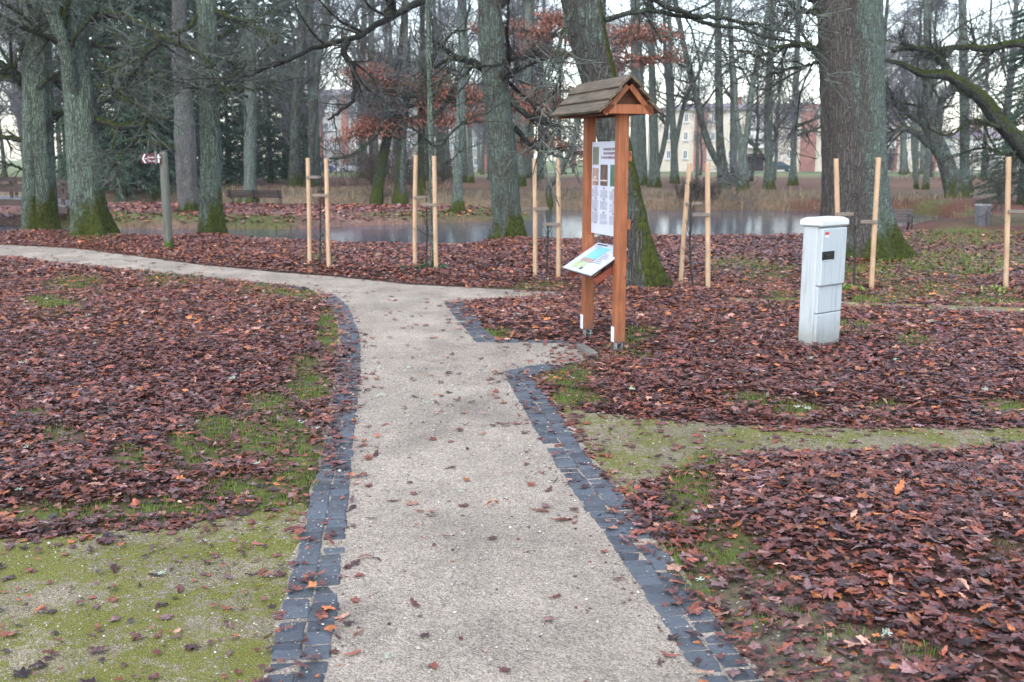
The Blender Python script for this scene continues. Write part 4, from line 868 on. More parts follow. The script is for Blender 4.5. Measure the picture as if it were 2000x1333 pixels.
def tree(name, base, pts, lab, cat='tree', bark_m=B_oak, limbs=(), rand=None, seed=0, group=None, top=15.0, flare=.5, fh=.4, rough=.05, roots=5, sides=32, rings=60, limb_m=None, twig_m=None, spec=((7, .5, 1.6, 6), (6, .3, .9, 5), (5, .15, .45, 4)), rspec=None, rend=.003, leaves=None, forks=(), sink=.35):
    rg = np.random.default_rng(seed + 100); B = on(*base); t = thing(name, B, lab, cat, group)
    C, Rr = [], []
    C.append((0, 0, 0)); Rr.append(pts[0][2] / 2 / F * B[1])
    for x, y, wd_, *dy in pts[1:]:
        Yd = B[1] + (dy[0] if dy else 0); q = at(x, y, Yd); C.append(q - B); Rr.append(wd_ / 2 / F * Yd)
    d = norm(np.array(C[-1]) - np.array(C[-2])); d = norm(d * .6 + np.array((0, 0, .4))); h = C[-1][2]
    if top > h + 1:
        for f in (.5, 1.0):
            L = (top - h) * f; C.append(np.array(C[len(pts) - 1]) + d * L + np.array((rg.normal(0, .15), rg.normal(0, .15), 0)) * f); Rr.append(Rr[len(pts) - 1] * (1 - .72 * f))
    m = MB(); P, R = trunk_mesh(m, C, Rr, sides, rings, flare, fh, rough, seed, roots, sink=sink)
    for f in forks:
        cf = np.array([np.append(at(x, y, B[1] + (dy[0] if dy else 0)) - B, w_ / 2 / F * B[1]) for x, y, w_, *dy in f]); S = spline(cf, 40); e = norm(S[-1, :3] - S[-2, :3])
        ext_ = np.array([np.append(S[-1, :3] + (e * .7 + np.array((0, 0, .3))) * L, max(S[-1, 3] * (1 - .75 * L / 6), .02)) for L in (2., 4., 6.)]); S = np.vstack([S, ext_]); m.tubes(S[:, :3], S[:, 3], 14)
    m.build('trunk', bark_m, t, smooth=True)
    cr = MB(); tips = []
    for lb in limbs:
        Y0_, Y1_ = lb.get('y', (0, 0)); p = lb['p']; n = len(p); r0, r1 = lb['r']
        q = np.array([at(x, y, B[1] + Y0_ + (Y1_ - Y0_) * i / (n - 1)) - B for i, (x, y) in enumerate(p)])
        S = spline(q, 26); S[3:-1] += rg.normal(0, .012, (len(S) - 4, 3)); Rl = np.linspace(r0, r1, 26) / F * B[1]; cr.tubes(S, Rl, 8, 0)
        o = limbset(cr, S[None], Rl[None], rg, lb.get('spec', spec), rend, lb.get('trop', .0), tmin=.02 if leaves else .15); tips.append(o)
    for f in forks:
        cf = np.array([np.append(at(x, y, B[1] + (dy[0] if dy else 0)) - B, w_ / 2 / F * B[1]) for x, y, w_, *dy in f]); S = spline(cf, 20); e = norm(S[-1, :3] - S[-2, :3]); S = np.vstack([S, [np.append(S[-1, :3] + e * L, max(S[-1, 3] * (1 - .13 * L), .02)) for L in (1, 2, 3, 4, 5, 6)]])
        Pl, Rl = spawn(S[None, :, :3], S[None, :, 3], 12, .25, 1, .5, 1.1, 1.2, 3.6, 9, .12, .04, .42, .012, rg, .4); cr.tubes(Pl, Rl, 6, 0); tips.append(limbset(cr, Pl, Rl, rg, rspec or spec, rend))
    if rand:
        n, h0, h1, l0, l1, trop, a0, a1 = rand; L = np.concatenate([[0], np.cumsum(np.linalg.norm(np.diff(P, axis=0), axis=1))])
        hs_ = np.linspace(0, L[-1], 50); P1 = np.stack([np.interp(hs_, L, P[:, i]) for i in range(3)], 1)[None]; R1 = np.interp(hs_, L, R)[None]
        Pl, Rl = spawn(P1, R1, n, h0 / L[-1], min(1, h1 / L[-1]), a0, a1, l0, l1, 12, .13, trop, .3, .010, rg, .3); Rl = np.minimum(Rl, .13)
        cr.tubes(Pl, Rl, 7, 0); tips.append(limbset(cr, Pl, Rl, rg, rspec or spec, rend, trop * .4))
    if cr.n: cr.build('crown', [limb_m or L_grey, twig_m or T_grey], t, smooth=True)
    if leaves:
        lm = MB(); num, mat, size = leaves; Pt = np.concatenate([o[0][:, 1:].reshape(-1, 3) for o in tips if o is not None]); q = Pt[rg.integers(0, len(Pt), num)] + rg.normal(0, .11, (num, 3)) * np.array((2, 2, .6))
        cc = np.array((.25, .10, .066)) * np.exp(rg.normal(0, .3, (num, 1))); k = len(SIMPLE); s = rg.uniform(.7, 1.3, (num, 1)) * size
        u = norm(rg.normal(size=(num, 3)) + np.array((0, 0, -.4))); v = norm(np.cross(u, rg.normal(size=(num, 3))))
        Vl = q[:, None] + SIMPLE[None, :, 0, None] * (v * s * .6)[:, None] + SIMPLE[None, :, 1, None] * (u * s)[:, None]
        r = np.arange(1, k); T3 = np.stack([np.zeros(k - 1, int), r, np.where(r + 1 < k, r + 1, 1)], 1)
        lm.add(Vl.reshape(-1, 3), (np.arange(num)[:, None, None] * k + T3[None]).reshape(-1, 3), 0, np.repeat(cc, k, 0)); lm.build('foliage', mat, t, colour=True)
    return t
# --- near row of trunks along the pond
drop = ((7, .4, 1.3, 6), (5, .25, .8, 5), (5, .12, .4, 4))
tree('oak_tree', (84, 450), [(84,450,58),(80,380,54),(76,250,50),(72,120,52),(66,0,56)], 'thick lichen-covered double trunk at the far left by the bridge', bark_m=B_oak2, seed=1, flare=.28, roots=3, rough=.07,
     forks=[[(64,458,40,-.25),(62,430,36,-.25),(60,350,30,-.22),(58,240,26,-.2),(56,140,24,-.15),(52,40,22,-.1)]],
     limbs=[dict(p=[(58,170),(30,60),(0,52),(-50,70)], r=(6, 3), y=(0, -1.5)), dict(p=[(55,160),(35,150),(10,130),(-40,110)], r=(10, 5), y=(0, -.6)), dict(p=[(60,157),(30,157),(0,152),(-60,165)], r=(7, 4), y=(0, 1)), dict(p=[(60,275),(30,272),(0,268),(-70,275)], r=(6, 3), y=(0, .8)), dict(p=[(96,150),(120,160),(150,172)], r=(6, 2), y=(0, 1.2)), dict(p=[(100,222),(122,222),(140,216)], r=(6, 3), y=(0, .6)), dict(p=[(62,340),(30,325),(-5,315)], r=(3, 1.5), y=(0, -.5))],
     rand=(9, 3.0, 9, 1.5, 3.6, -.015, .9, 1.6), limb_m=L_moss, twig_m=T_grey, spec=drop)
tree('oak_tree', (182, 460), [(182,460,72),(172,400,62),(162,300,58),(155,200,54),(146,100,52),(135,0,52)], 'lichened trunk with a mossy foot and a side stem, behind the path bend', bark_m=B_oak2, seed=2, flare=.42, rough=.05,
     forks=[[(150,196,20,-.1),(138,150,22,-.35),(124,90,23,-.5),(110,45,24,-.6),(92,5,24,-.7),(75,-40,22,-.8)]],
     limbs=[dict(p=[(180,35),(210,29),(250,38),(282,52),(320,75),(365,92),(420,128)], r=(9, 2.5), y=(0, -1.5)), dict(p=[(182,82),(215,110),(240,130),(262,150),(290,170)], r=(5, 2), y=(0, .6)), dict(p=[(190,125),(215,138),(240,148),(262,146),(330,152)], r=(5, 2), y=(0, -1)), dict(p=[(192,235),(225,246),(262,245),(285,238),(300,215),(330,200)], r=(8, 2.5), y=(0, -.7)), dict(p=[(192,172),(215,173),(235,183)], r=(6, 2.5), y=(0, -.4)), dict(p=[(300,60),(310,80),(285,105),(276,130),(280,165)], r=(6, 3), y=(-1.2, -1.2)), dict(p=[(195,200),(230,190),(262,205),(300,225),(330,232)], r=(4, 1.5), y=(0, -1.4)), dict(p=[(285,238),(255,285),(225,320),(200,350)], r=(4, 1.2), y=(-.6, -.8))],
     rand=(10, 2.8, 9, 1.5, 3.8, -.02, .9, 1.6), limb_m=L_moss, twig_m=T_lich, spec=drop)
tree('oak_tree', (414, 457), [(414,457,44),(412,400,40),(411,300,38),(408,200,36),(405,100,36),(403,0,36)], 'straight slim lichened trunk with a bright mossy foot right of the signpost', bark_m=B_oak2, seed=3, flare=.5, rough=.05,
     limbs=[dict(p=[(405,165),(375,172),(345,160),(300,165)], r=(4, 1.5), y=(0, -1)), dict(p=[(420,20),(450,35),(490,45),(540,85)], r=(5, 2), y=(0, -1.2)), dict(p=[(395,20),(360,60),(320,70),(270,110)], r=(4, 1.6), y=(0, -1.2)), dict(p=[(422,110),(460,125),(490,155),(530,170)], r=(4, 1.3), y=(0, .8))],
     rand=(11, 2.6, 9, 1.4, 3.4, -.03, .9, 1.6), limb_m=L_moss, twig_m=T_lich, spec=drop)
tree('dead_tree', (368, 412), [(368,412,36),(366,370,36),(362,280,40),(358,200,34),(352,120,30),(350,60,27),(352,-20,24)], 'pale half-barked trunk on the far side of the water behind the signpost', bark_m=B_pale, seed=4, flare=.15, limbs=[dict(p=[(350,296),(325,288),(300,282),(272,276)], r=(7, 4), y=(0, -1.2), spec=((4, .3, .8, 5), (3, .2, .4, 4)))], rand=(6, 4, 9, 1, 2.5, -.02, .9, 1.5), limb_m=L_moss)
tree('linden_tree', (487, 398), [(487,398,36),(488,375,26),(489,300,25),(490,200,24),(490,100,23),(490,0,22)], 'grey-green trunk with a mossy foot in front of the far park bench', bark_m=B_far, seed=5, flare=.55, fh=.35, rand=(12, 3, 10, 1.5, 3.5, -.02, .9, 1.5))
tree('oak_tree', (990, 467), [(990,467,62),(988,420,52),(982,340,56),(975,250,52),(966,150,48),(958,60,46),(955,0,44)], 'thick dark grey trunk with a mossy foot by the pond left of the kiosk', bark_m=B_oak, seed=6, flare=.3, rough=.05,
     limbs=[dict(p=[(950,-90),(900,-40),(835,-5),(790,20),(760,35),(735,48),(700,72),(650,85),(600,98),(560,118),(500,142),(440,160)], r=(9, 2), y=(0, -3.5), spec=((9, .6, 2.2, 7), (6, .3, 1.0, 5), (5, .15, .45, 4))), dict(p=[(680,80),(672,95),(690,135),(694,170),(690,190),(660,222),(640,235)], r=(6, 2), y=(-2.7, -2.7)), dict(p=[(760,35),(764,10),(756,-20)], r=(10, 6), y=(-2.2, -2.2)), dict(p=[(945,135),(915,118),(880,116),(850,130),(830,140)], r=(8, 2), y=(0, -.8)), dict(p=[(990,115),(1020,113),(1060,105)], r=(6, 2), y=(0, .5)), dict(p=[(985,140),(1010,138),(1040,125),(1060,118)], r=(5, 2), y=(0, -.5)), dict(p=[(1000,200),(1030,225),(1060,238),(1100,250)], r=(7, 2), y=(0, -.6)), dict(p=[(1005,250),(1040,285),(1075,300),(1110,312)], r=(6, 2), y=(0, .5))],
     rand=(9, 3, 9, 1.5, 3.4, -.015, .9, 1.6), limb_m=L_dark, twig_m=T_grey, spec=drop)
tree('oak_tree', (1262, 562), [(1262,562,92),(1250,500,66),(1232,420,62),(1214,340,62),(1196,260,64),(1172,160,68),(1150,70,74),(1136,0,78)], 'leaning grey trunk with thick moss down its right side directly behind the kiosk', bark_m=B_lean, seed=7, flare=.22, fh=.3, rough=.05,
     limbs=[dict(p=[(1120,20),(1098,60),(1090,110),(1094,150),(1080,200),(1085,240)], r=(4, 1.5), y=(-.3, -.9)), dict(p=[(1180,40),(1260,20),(1380,45),(1500,70),(1600,100)], r=(5, 2), y=(0, 1.0)), dict(p=[(1150,-60),(1230,-25),(1330,22),(1430,40),(1540,62)], r=(7, 2.5), y=(0, .6))],
     rand=(6, 4.5, 9, 1.4, 3, 0, .9, 1.5), limb_m=L_grey, twig_m=T_lich)
tree('linden_tree', (1672, 500), [(1672,500,150),(1672,440,126),(1670,340,116),(1667,230,114),(1663,120,114),(1660,0,116)], 'very thick trunk, brown on the left and lichen-green on the right, behind the grey cabinet', bark_m=B_big, seed=8, flare=.42, fh=.5, rough=.03, roots=7, sides=48, rings=80,
     limbs=[dict(p=[(1612,128),(1590,98),(1570,88),(1545,90),(1515,96),(1490,108),(1470,110)], r=(8, 2), y=(0, -.3)), dict(p=[(1612,120),(1570,128),(1535,138),(1480,152)], r=(4, 1.5), y=(0, .4)), dict(p=[(1612,35),(1590,25),(1560,22),(1535,28)], r=(6, 3), y=(0, .2)), dict(p=[(1612,25),(1590,0),(1565,-15)], r=(10, 5), y=(0, .3))],
     rand=(6, 4.5, 9, 1.4, 3, 0, .9, 1.5), limb_m=L_moss, top=17)
tree('oak_tree', (848, 526), [(848,526,15),(847,470,13),(846,400,12.5),(843,310,12),(840,200,11),(838,100,10),(836,0,9)], 'tall thin lichen-covered young tree standing between two stakes', bark_m=B_oak2, seed=9, flare=.1, rough=.02, sides=14, top=7.5,
     limbs=[dict(p=[(845,285),(820,262),(790,240),(755,212)], r=(3, 1), y=(0, -.8)), dict(p=[(845,285),(865,280),(880,262),(905,240),(960,215),(1000,190)], r=(3, .9), y=(0, -.9)), dict(p=[(845,295),(825,285),(800,278),(780,265)], r=(2.5, .9), y=(0, .5)), dict(p=[(842,110),(870,78),(890,62),(915,58)], r=(3, 1.2), y=(0, .6)), dict(p=[(846,310),(870,318),(895,300),(905,288)], r=(2, .8), y=(0, -.5)), dict(p=[(842,180),(830,140),(815,90),(810,50)], r=(3, 1), y=(0, .3)), dict(p=[(842,190),(862,160),(880,120),(885,70)], r=(3, 1), y=(0, -.3))],
     spec=((6, .25, .8, 5), (4, .1, .35, 4)), rand=(12, 1.8, 6, .5, 1.3, .02, .6, 1.1), twig_m=T_lich, rend=.002)
tree('oak_tree', (2085, 440), [(2085,440,66),(2060,360,50),(2020,312,40),(1985,272,32),(1952,238,29),(1915,190,27),(1885,170,23),(1850,148,20),(1800,144,14),(1762,126,10),(1722,116,6)], 'mossy leaning trunk arching in from the right edge over the pond', bark_m=L_moss, seed=10, flare=.2, top=0,
     limbs=[dict(p=[(1860,155),(1820,100),(1790,95),(1740,100)], r=(8, 3), y=(0, .5)), dict(p=[(1990,280),(1950,250),(1900,235),(1850,265),(1810,250)], r=(5, 1.5), y=(0, -.5)), dict(p=[(2010,300),(1960,300),(1920,290),(1880,298)], r=(4, 1.5), y=(0, .4)), dict(p=[(2040,100),(1990,85),(1930,95),(1870,92),(1820,98),(1760,85)], r=(9, 3), y=(0, .2)), dict(p=[(1990,280),(1975,320),(1950,380),(1920,400)], r=(3, 1), y=(0, -.3))],
     limb_m=L_moss, twig_m=T_grey, spec=((10, .4, 1.5, 6), (7, .25, .8, 5), (6, .12, .4, 4)))
# --- oaks that keep their brown leaves
g = G('brown_oak_leaf'); vc = g.n('Attribute', 0, props={'attribute_name': 'Col'}); M_bl = g.pbr(vc, .7, None, .3)
lay = ((26, .3, .85, 5), (7, .12, .4, 4))
tree('oak_tree', (735, 399), [(735,399,24),(741,345,20),(751,295,18),(765,230,15),(775,150,12),(785,70,8)], 'dark mossy leaning oak with layers of brown leaves across the water', bark_m=B_dark, seed=11, flare=.2, top=9, sides=16, rings=40,
     limbs=[dict(p=[(775,178),(752,228),(725,272),(698,297),(670,308),(644,310)], r=(6, 2), y=(0, -2.5), spec=((7, .4, 1.0, 5), (5, .2, .5, 4)))], limb_m=L_grey, twig_m=T_brn, rand=(8, 2.5, 6, 1.5, 2.6, 0, .9, 1.5), rend=.004)
t_ = None
def leafy(base, pts, lab, limbs, num, seed, **kw): return tree('oak_tree', base, pts, lab, bark_m=B_dark, seed=seed, limbs=limbs, limb_m=L_grey, twig_m=T_brn, leaves=(num, M_bl, .05), spec=lay, rend=.005, sides=14, rings=40, **kw)
leafy((778, 398), [(778,398,20),(780,340,16),(783,280,14),(792,220,12),(800,150,9)], 'oak with a long flat layer of brown leaves above the left pair of middle stakes', [dict(p=[(783,250),(740,252),(700,262),(672,275)], r=(4, 1.2), y=(0, -.8)), dict(p=[(786,235),(830,228),(880,236),(925,232)], r=(4, 1.2), y=(0, -.4)), dict(p=[(820,172),(790,166),(740,155),(690,146)], r=(4, 1.2), y=(-.3, -.5)), dict(p=[(790,185),(760,168),(735,160),(705,150)], r=(4, 1.5), y=(0, -.6)), dict(p=[(795,175),(830,162),(880,172),(930,188)], r=(4, 1.5), y=(0, -.8)), dict(p=[(788,225),(755,215),(735,222),(712,240)], r=(4, 1.2), y=(0, .8)), dict(p=[(790,210),(850,195),(905,192),(985,208),(1060,222)], r=(5, 1.5), y=(0, -1.2)), dict(p=[(795,190),(840,178),(880,200),(950,192)], r=(4, 1.5), y=(0, .9)), dict(p=[(770,150),(740,148),(712,146)], r=(3, 1.2), y=(0, .4))], 19000, 12, top=7)
leafy((1183, 374), [(1183,374,16),(1182,300,14),(1181,200,12),(1180,100,10),(1180,0,8)], 'oak with clusters of brown leaves behind the leaning trunk and kiosk roof', [dict(p=[(1180,100),(1100,72),(1020,60),(920,66)], r=(5, 1.5), y=(0, -1)), dict(p=[(1180,125),(1110,108),(1060,98),(1000,105)], r=(4, 1.5), y=(0, 1)), dict(p=[(1180,110),(1230,80),(1270,70),(1310,66)], r=(4, 1.5), y=(0, -.5)), dict(p=[(1180,140),(1240,118),(1290,115),(1318,108)], r=(4, 1.5), y=(0, .7)), dict(p=[(1180,80),(1235,60),(1285,62)], r=(4, 1.5), y=(0, 1.2)), dict(p=[(1181,215),(1120,205),(1060,212),(1000,205)], r=(4, 1.5), y=(0, .5)), dict(p=[(1181,190),(1120,180),(1050,178),(960,188)], r=(4, 1.5), y=(0, -1.2)), dict(p=[(1182,300),(1120,298),(1060,282),(1010,280)], r=(4, 1.2), y=(0, -1.5)), dict(p=[(1181,60),(1120,40),(1040,38)], r=(4, 1.5), y=(0, .6))], 19000, 13, top=12)
# --- far-bank and island trees, each where the photograph shows it
fsp = ((6, .7, 2.2, 6), (5, .4, 1.2, 5), (4, .2, .6, 4))
def far(base, pts, lab, seed, m=B_far, **kw):
    kw.setdefault('rand', (10, 3.5, 15, 2, 5, .02, .5, 1.2)); kw.setdefault('top', 19)
    return tree('linden_tree', base, pts, lab, bark_m=m, seed=seed, twig_m=T_far, rspec=fsp, spec=fsp, rend=.004, sides=14, rings=40, flare=kw.pop('flare', .35), **kw)
far((1253,362), [(1253,362,24),(1254,300,19),(1252,200,17),(1245,60,14)], 'grey-green trunk on the far bank right of the kiosk posts', 21)
far((1279,366), [(1279,366,24),(1278,320,19),(1276,240,16),(1272,100,12)], 'pale forked trunk beside the right end of the kiosk roof', 22, forks=[[(1285,330,9,.2),(1296,285,10,.2),(1305,220,9,.1),(1300,120,8,0)]])
far((1318,359), [(1318,359,18),(1317,300,14),(1312,200,12),(1308,60,9)], 'slender forked trunk in front of the cream wall left of the leaning stake', 23, forks=[[(1318,300,8),(1330,230,9),(1340,190,8),(1362,150,7)]])
far((1361,360), [(1361,360,7),(1362,300,5.5),(1364,200,4.5)], 'very thin bare stem before the brick-red wall strip', 24, rand=(8, 3, 9, .8, 2, .03, .5, 1.1), top=10)
far((1415,370), [(1415,370,24),(1411,330,20),(1407,290,16),(1404,180,14),(1402,40,12)], 'dark V-shaped tree with its left stem bending away', 25, m=B_fard, forks=[[(1408,328,15),(1392,300,13),(1376,258,13),(1360,190,13),(1345,130,11),(1322,20,10)]])
far((1434,358), [(1434,358,16),(1433,300,14),(1432,180,12),(1426,40,9)], 'straight grey-green trunk just right of the V-shaped tree', 26)
far((1450,376), [(1450,376,24),(1452,330,19),(1450,298,18),(1440,240,10),(1436,180,9),(1428,60,7)], 'knobbly trunk forking low with a pale foot', 27, forks=[[(1452,298,12),(1460,250,12),(1468,180,12),(1482,110,11),(1500,20,9)]], limbs=[dict(p=[(1462,275),(1480,292),(1492,312)], r=(4, 3), y=(0, -.6), spec=((3, .4, .8, 4),))])
far((1503,370), [(1503,370,24),(1502,330,18),(1500,240,16),(1504,120,14),(1510,0,12)], 'stout upright trunk with a mossy fork left of the parked car', 28, forks=[[(1508,308,6),(1512,280,6),(1516,245,5)]])
far((1548,363), [(1548,363,20),(1549,330,13),(1552,240,12),(1556,120,11),(1560,0,9)], 'slim grey-green trunk between the parked car and the thick trunk', 29, limbs=[dict(p=[(1553,248),(1580,238),(1604,228)], r=(4, 2), y=(0, -.4)), dict(p=[(1553,266),(1580,258),(1610,246)], r=(3, 2), y=(0, .4))])
far((1868,386), [(1868,386,40),(1855,340,32),(1840,300,29),(1825,276,30),(1815,240,26),(1812,150,18)], 'leaning far-bank tree with twisted mossy limbs', 30, m=B_fard, limb_m=L_moss, forks=[[(1825,272,16),(1800,238,15),(1775,222,13),(1750,205,11),(1720,188,9)], [(1832,265,12),(1836,225,13),(1840,195,13),(1856,175,10),(1880,170,8)], [(1815,285,14),(1790,262,12),(1765,252,10),(1735,262,9),(1712,270,7)]])
far((1884,376), [(1884,376,30),(1884,330,20),(1884,240,19),(1882,120,17),(1880,0,15)], 'upright green-grey trunk just right of the leaning far-bank tree', 31)
far((1789,370), [(1789,370,9),(1790,300,7),(1794,200,6)], 'thin stem before the door of the cream building', 32, rand=(8, 3, 9, .8, 2, .03, .5, 1.1), top=9)
far((1807,371), [(1806,371,12),(1812,320,9),(1818,240,7)], 'thin slanting stem left of the leaning far-bank tree', 33, rand=(8, 3, 9, .8, 2, .03, .5, 1.1), top=10)
far((1766,340), [(1766,340,18),(1765,300,13),(1763,200,11)], 'dark trunk close to the cream building right of the thick trunk', 34, m=B_fard)
far((1921,352), [(1921,352,12),(1923,300,8),(1926,200,6)], 'thin trunk before the hedge near the right edge', 35, m=B_fard)
far((785,400), [(785,400,20),(786,350,13),(789,250,11),(792,120,9)], 'twin-stemmed mossy trunk on the strip of land behind the middle stakes', 36, m=B_fard, forks=[[(781,396,10,.1),(777,350,9,.1),(770,250,8,.1),(764,120,7,.1)]])
far((822,381), [(822,381,20),(822,330,15),(823,240,13),(825,100,11)], 'very mossy trunk behind the tall thin young tree', 37, m=B_dark)
far((894,414), [(894,414,26),(894,380,19),(896,300,19),(900,200,17),(902,90,15),(900,0,13)], 'pale green-grey trunk at the water edge left of the thick dark trunk', 38)
far((920,358), [(920,358,13),(919,320,10),(916,240,9)], 'slim trunk before the red wall left of the thick dark trunk', 39)
far((858,346), [(858,346,14),(857,320,11),(855,240,10)], 'slim distant trunk before the lawn behind the middle stakes', 40)
far((576,366), [(576,366,28),(576,330,22),(578,240,20),(586,120,18),(592,0,16)], 'dark trunk left of the first pair of stakes', 41, m=B_fard)
far((604,366), [(604,366,20),(606,330,14),(612,240,13),(622,120,12),(640,0,10)], 'dark leaning trunk behind the first pair of stakes', 42, m=B_fard)
far((1075,400), [(1050,400,11),(1072,370,11),(1092,340,11),(1110,305,11),(1130,240,9)], 'slanting mossy stem between the stakes left of the kiosk', 43, m=B_fard, top=8, rand=(8, 3, 7, .8, 2, .03, .5, 1.1), flare=.1)
# --- the rest of the wood
VAR = []
for v in range(6):
    rg = np.random.default_rng(500 + v); Ht_ = rg.uniform(17, 23); m = MB(); C = [(0, 0, 0)]
    for k in range(1, 6): C.append((C[-1][0] + rg.normal(0, .25), C[-1][1] + rg.normal(0, .25), Ht_ * k / 5))
    P, R = trunk_mesh(m, C, np.linspace(1, .12, 6) * rg.uniform(.22, .32), 12, 30, .4, .5, .05, v)
    L = np.linspace(0, 1, 30); P1 = P[None]; R1 = R[None]
    c = MB(); Pl, Rl = spawn(P1, R1, 22, .28, 1, .4, 1.1, 3, 7, 10, .1, .05, .45, .02, rg, .5); c.tubes(Pl, Rl, 5, 0)
    limbset(c, Pl, Rl, rg, ((6, 1.0, 2.8, 6), (6, .5, 1.4, 5), (4, .25, .7, 3)), .006, .03)
    VAR.append((m, c))
protos = []
WOOD = 'bare trees of the wood behind the pond'
for v, (m, c) in enumerate(VAR):
    t = thing('bare_tree', (0, 0, 0), 'bare grey deciduous tree of the wood behind the pond', 'tree', WOOD); m.build('trunk', B_far if v % 2 else B_fard, t, smooth=True); c.build('crown', [T_far, T_far], t); protos.append(t)
rg = np.random.default_rng(77); spots = []; extra_n = 0
tries = 0
while len(spots) < 58 and tries < 9000:
    tries += 1; x = rg.uniform(-120, 2120) if len(spots) < 44 else rg.uniform(560, 1060); y = rg.choice([rg.uniform(337, 342), rg.uniform(342, 350), rg.uniform(350, 366)], p=[.42, .38, .2])
    if 1285 < x < 1640 and rg.uniform() > (.12 if y < 345 else .04): continue
    p = on(x, y)
    if p[1] > 150 or (142 < p[1] < 149): continue
    if all(math.hypot(p[0] - q[0], p[1] - q[1]) > 3.2 for q in spots): spots.append(p)
for i, p in enumerate(spots):
    t = protos[i] if i < len(protos) else copy_tree(protos[int(rg.integers(0, len(protos)))])
    t.location = p; t.rotation_euler = (0, 0, rg.uniform(0, 6.28)); s = rg.uniform(.75, 1.15); t.scale = (s, s, s * rg.uniform(.9, 1.1))
for i in range(14):
    p = on(rg.uniform(1235, 1850) if i < 7 else rg.uniform(560, 1060), rg.uniform(343, 362)); t = copy_tree(protos[int(rg.integers(0, len(protos)))]); t['label'] = 'thin young bare tree among the trunks beyond the pond'; t['group'] = 'young bare trees beyond the pond'
    t.location = p; t.rotation_euler = (0, 0, rg.uniform(0, 6.28)); s = rg.uniform(.32, .52); t.scale = (s, s, s)
for i in range(9):
    p = on(rng.uniform(-60, 135), rng.uniform(338, 352)); t = copy_tree(protos[int(rng.integers(0, len(protos)))]); t.location = p; t.rotation_euler = (0, 0, rg.uniform(0, 6.28)); s = rg.uniform(.5, .8); t.scale = (s * .8, s * .8, s)
# distant wood mass behind the buildings
m = MB(); 
for i in range(70):
    x = rg.uniform(-130, 150); y = rg.uniform(205, 290); h = rg.uniform(13, 22); b = np.array((x, y, -.6)); P = spline(np.array([b, b + (rg.normal(0, .4), 0, h * .5), b + (rg.normal(0, .8), 0, h)]), 12)[None]; R = np.linspace(.25, .05, 12)[None]; m.tubes(P, R, 5)
    Pl, Rl = spawn(P, R, 18, .2, 1, .35, 1.0, 2.5, 6, 6, .1, .05, .5, .03, rg, .5); m.tubes(Pl, Rl, 3); P2, R2 = spawn(Pl, Rl, 6, .1, 1, .4, 1, 1.2, 3, 4, .12, .04, .6, .018, rg); m.tubes(P2, R2, 3)
tag(m.build('distant_wood', T_far), 'far-off bare wood beyond the buildings', 'woods', kind='stuff')
# spruces
def needles_mesh(seed, Hs, rm):
    rg = np.random.default_rng(seed); m = MB(); nb = int(Hs / .17) * 6; z = np.sort(rg.uniform(.5, Hs * .985, nb)); a = rg.uniform(0, 6.28, nb); L = rm * (1 - z / Hs) ** .8 * rg.uniform(.65, 1.1, nb) + .15
    d = np.stack([np.cos(a), np.sin(a), np.full(nb, .05)], 1); P, R = grow(np.stack([0 * z, 0 * z, z], 1), norm(d), L, np.full(nb, .02), .004, 7, .06, -.07, rg); m.tubes(P, R, 3, 1, (.04, .03, .025))
    K = 64; idx = np.repeat(np.arange(nb), K); t = rg.uniform(.1, 1, nb * K) ** .8; p, tan, _ = paths_at(P, R, idx, t)
    sd = norm(np.cross(tan, (0, 0, 1.))) * rg.choice([-1, 1], (len(p), 1)); e = norm(tan * .55 + sd * rg.uniform(.2, 1, (len(p), 1)) + np.array((0, 0, -1)) * rg.uniform(.2, 1.0, (len(p), 1))); ln = rg.uniform(.12, .34, (len(p), 1)) * (.5 + .5 * (L[idx] / rm))[:, None]
    wv = norm(np.cross(e, rg.normal(size=e.shape))) * .022; q = p + e * ln * .5; V = np.stack([p, q - wv, p + e * ln, q + wv], 1).reshape(-1, 3); i = np.arange(len(p))[:, None] * 4
    cc = np.array((.026, .055, .030)) * np.exp(rg.normal(0, .35, (len(p), 1))); m.add(V, i + np.array([[0, 1, 2, 3]]), 0, np.repeat(cc, 4, 0)); return m
g = G('spruce_needle'); vc = g.n('Attribute', 0, props={'attribute_name': 'Col'}); M_ndl = g.pbr(vc, .7, None, .3)
sproto = None
SPR = [((240,388), 1.0, 'big dark spruce behind the trunks left of the signpost'), ((305,380), .95, 'dark spruce just left of the signpost board'), ((205,372), .9, 'dark spruce behind the mossy-footed trunk with the side stem'), ((450,362), .8, 'dark spruce left of the trunk before the far bench'), ((528,358), .95, 'dark spruce right of the trunk before the far bench'), ((395,366), .85, 'dark spruce behind the straight slim trunk'), ((262,362), 1.0, 'dark spruce farther back between the mossy-footed trunks'), ((326,352), 1.1, 'tall dark spruce far behind the signpost'), ((482,354), .95, 'dark spruce hidden behind the trunk before the far bench'), ((562,352), .9, 'dark spruce left of the dark trunk by the first stakes'), ((352,362), .9, 'dark spruce behind the pale half-barked trunk'), ((1992,400), .62, 'small dark spruce at the right edge behind the lone stake'), ((2060,392), .8, 'dark spruce beyond the right edge')]
for i, (b, s, lab) in enumerate(SPR[:12]):
    B = on(*b)
    if sproto is None:
        t = thing('spruce_tree', B, lab, 'spruce tree', 'spruces in the park'); m = MB(); m.tubes(spline(np.array([(0,0,-.3),(0.05,0,6),(0,0.05,15.5)]), 12), np.linspace(.2, .02, 12), 10); m.build('trunk', B_fard, t); needles_mesh(3, 16, 3.1).build('crown', [M_ndl, T_grey], t, colour=True); sproto = t
    else: t = copy_tree(sproto); t['label'] = lab
    t.location = B; t.scale = (s, s, s); t.rotation_euler = (0, 0, i * 1.3)
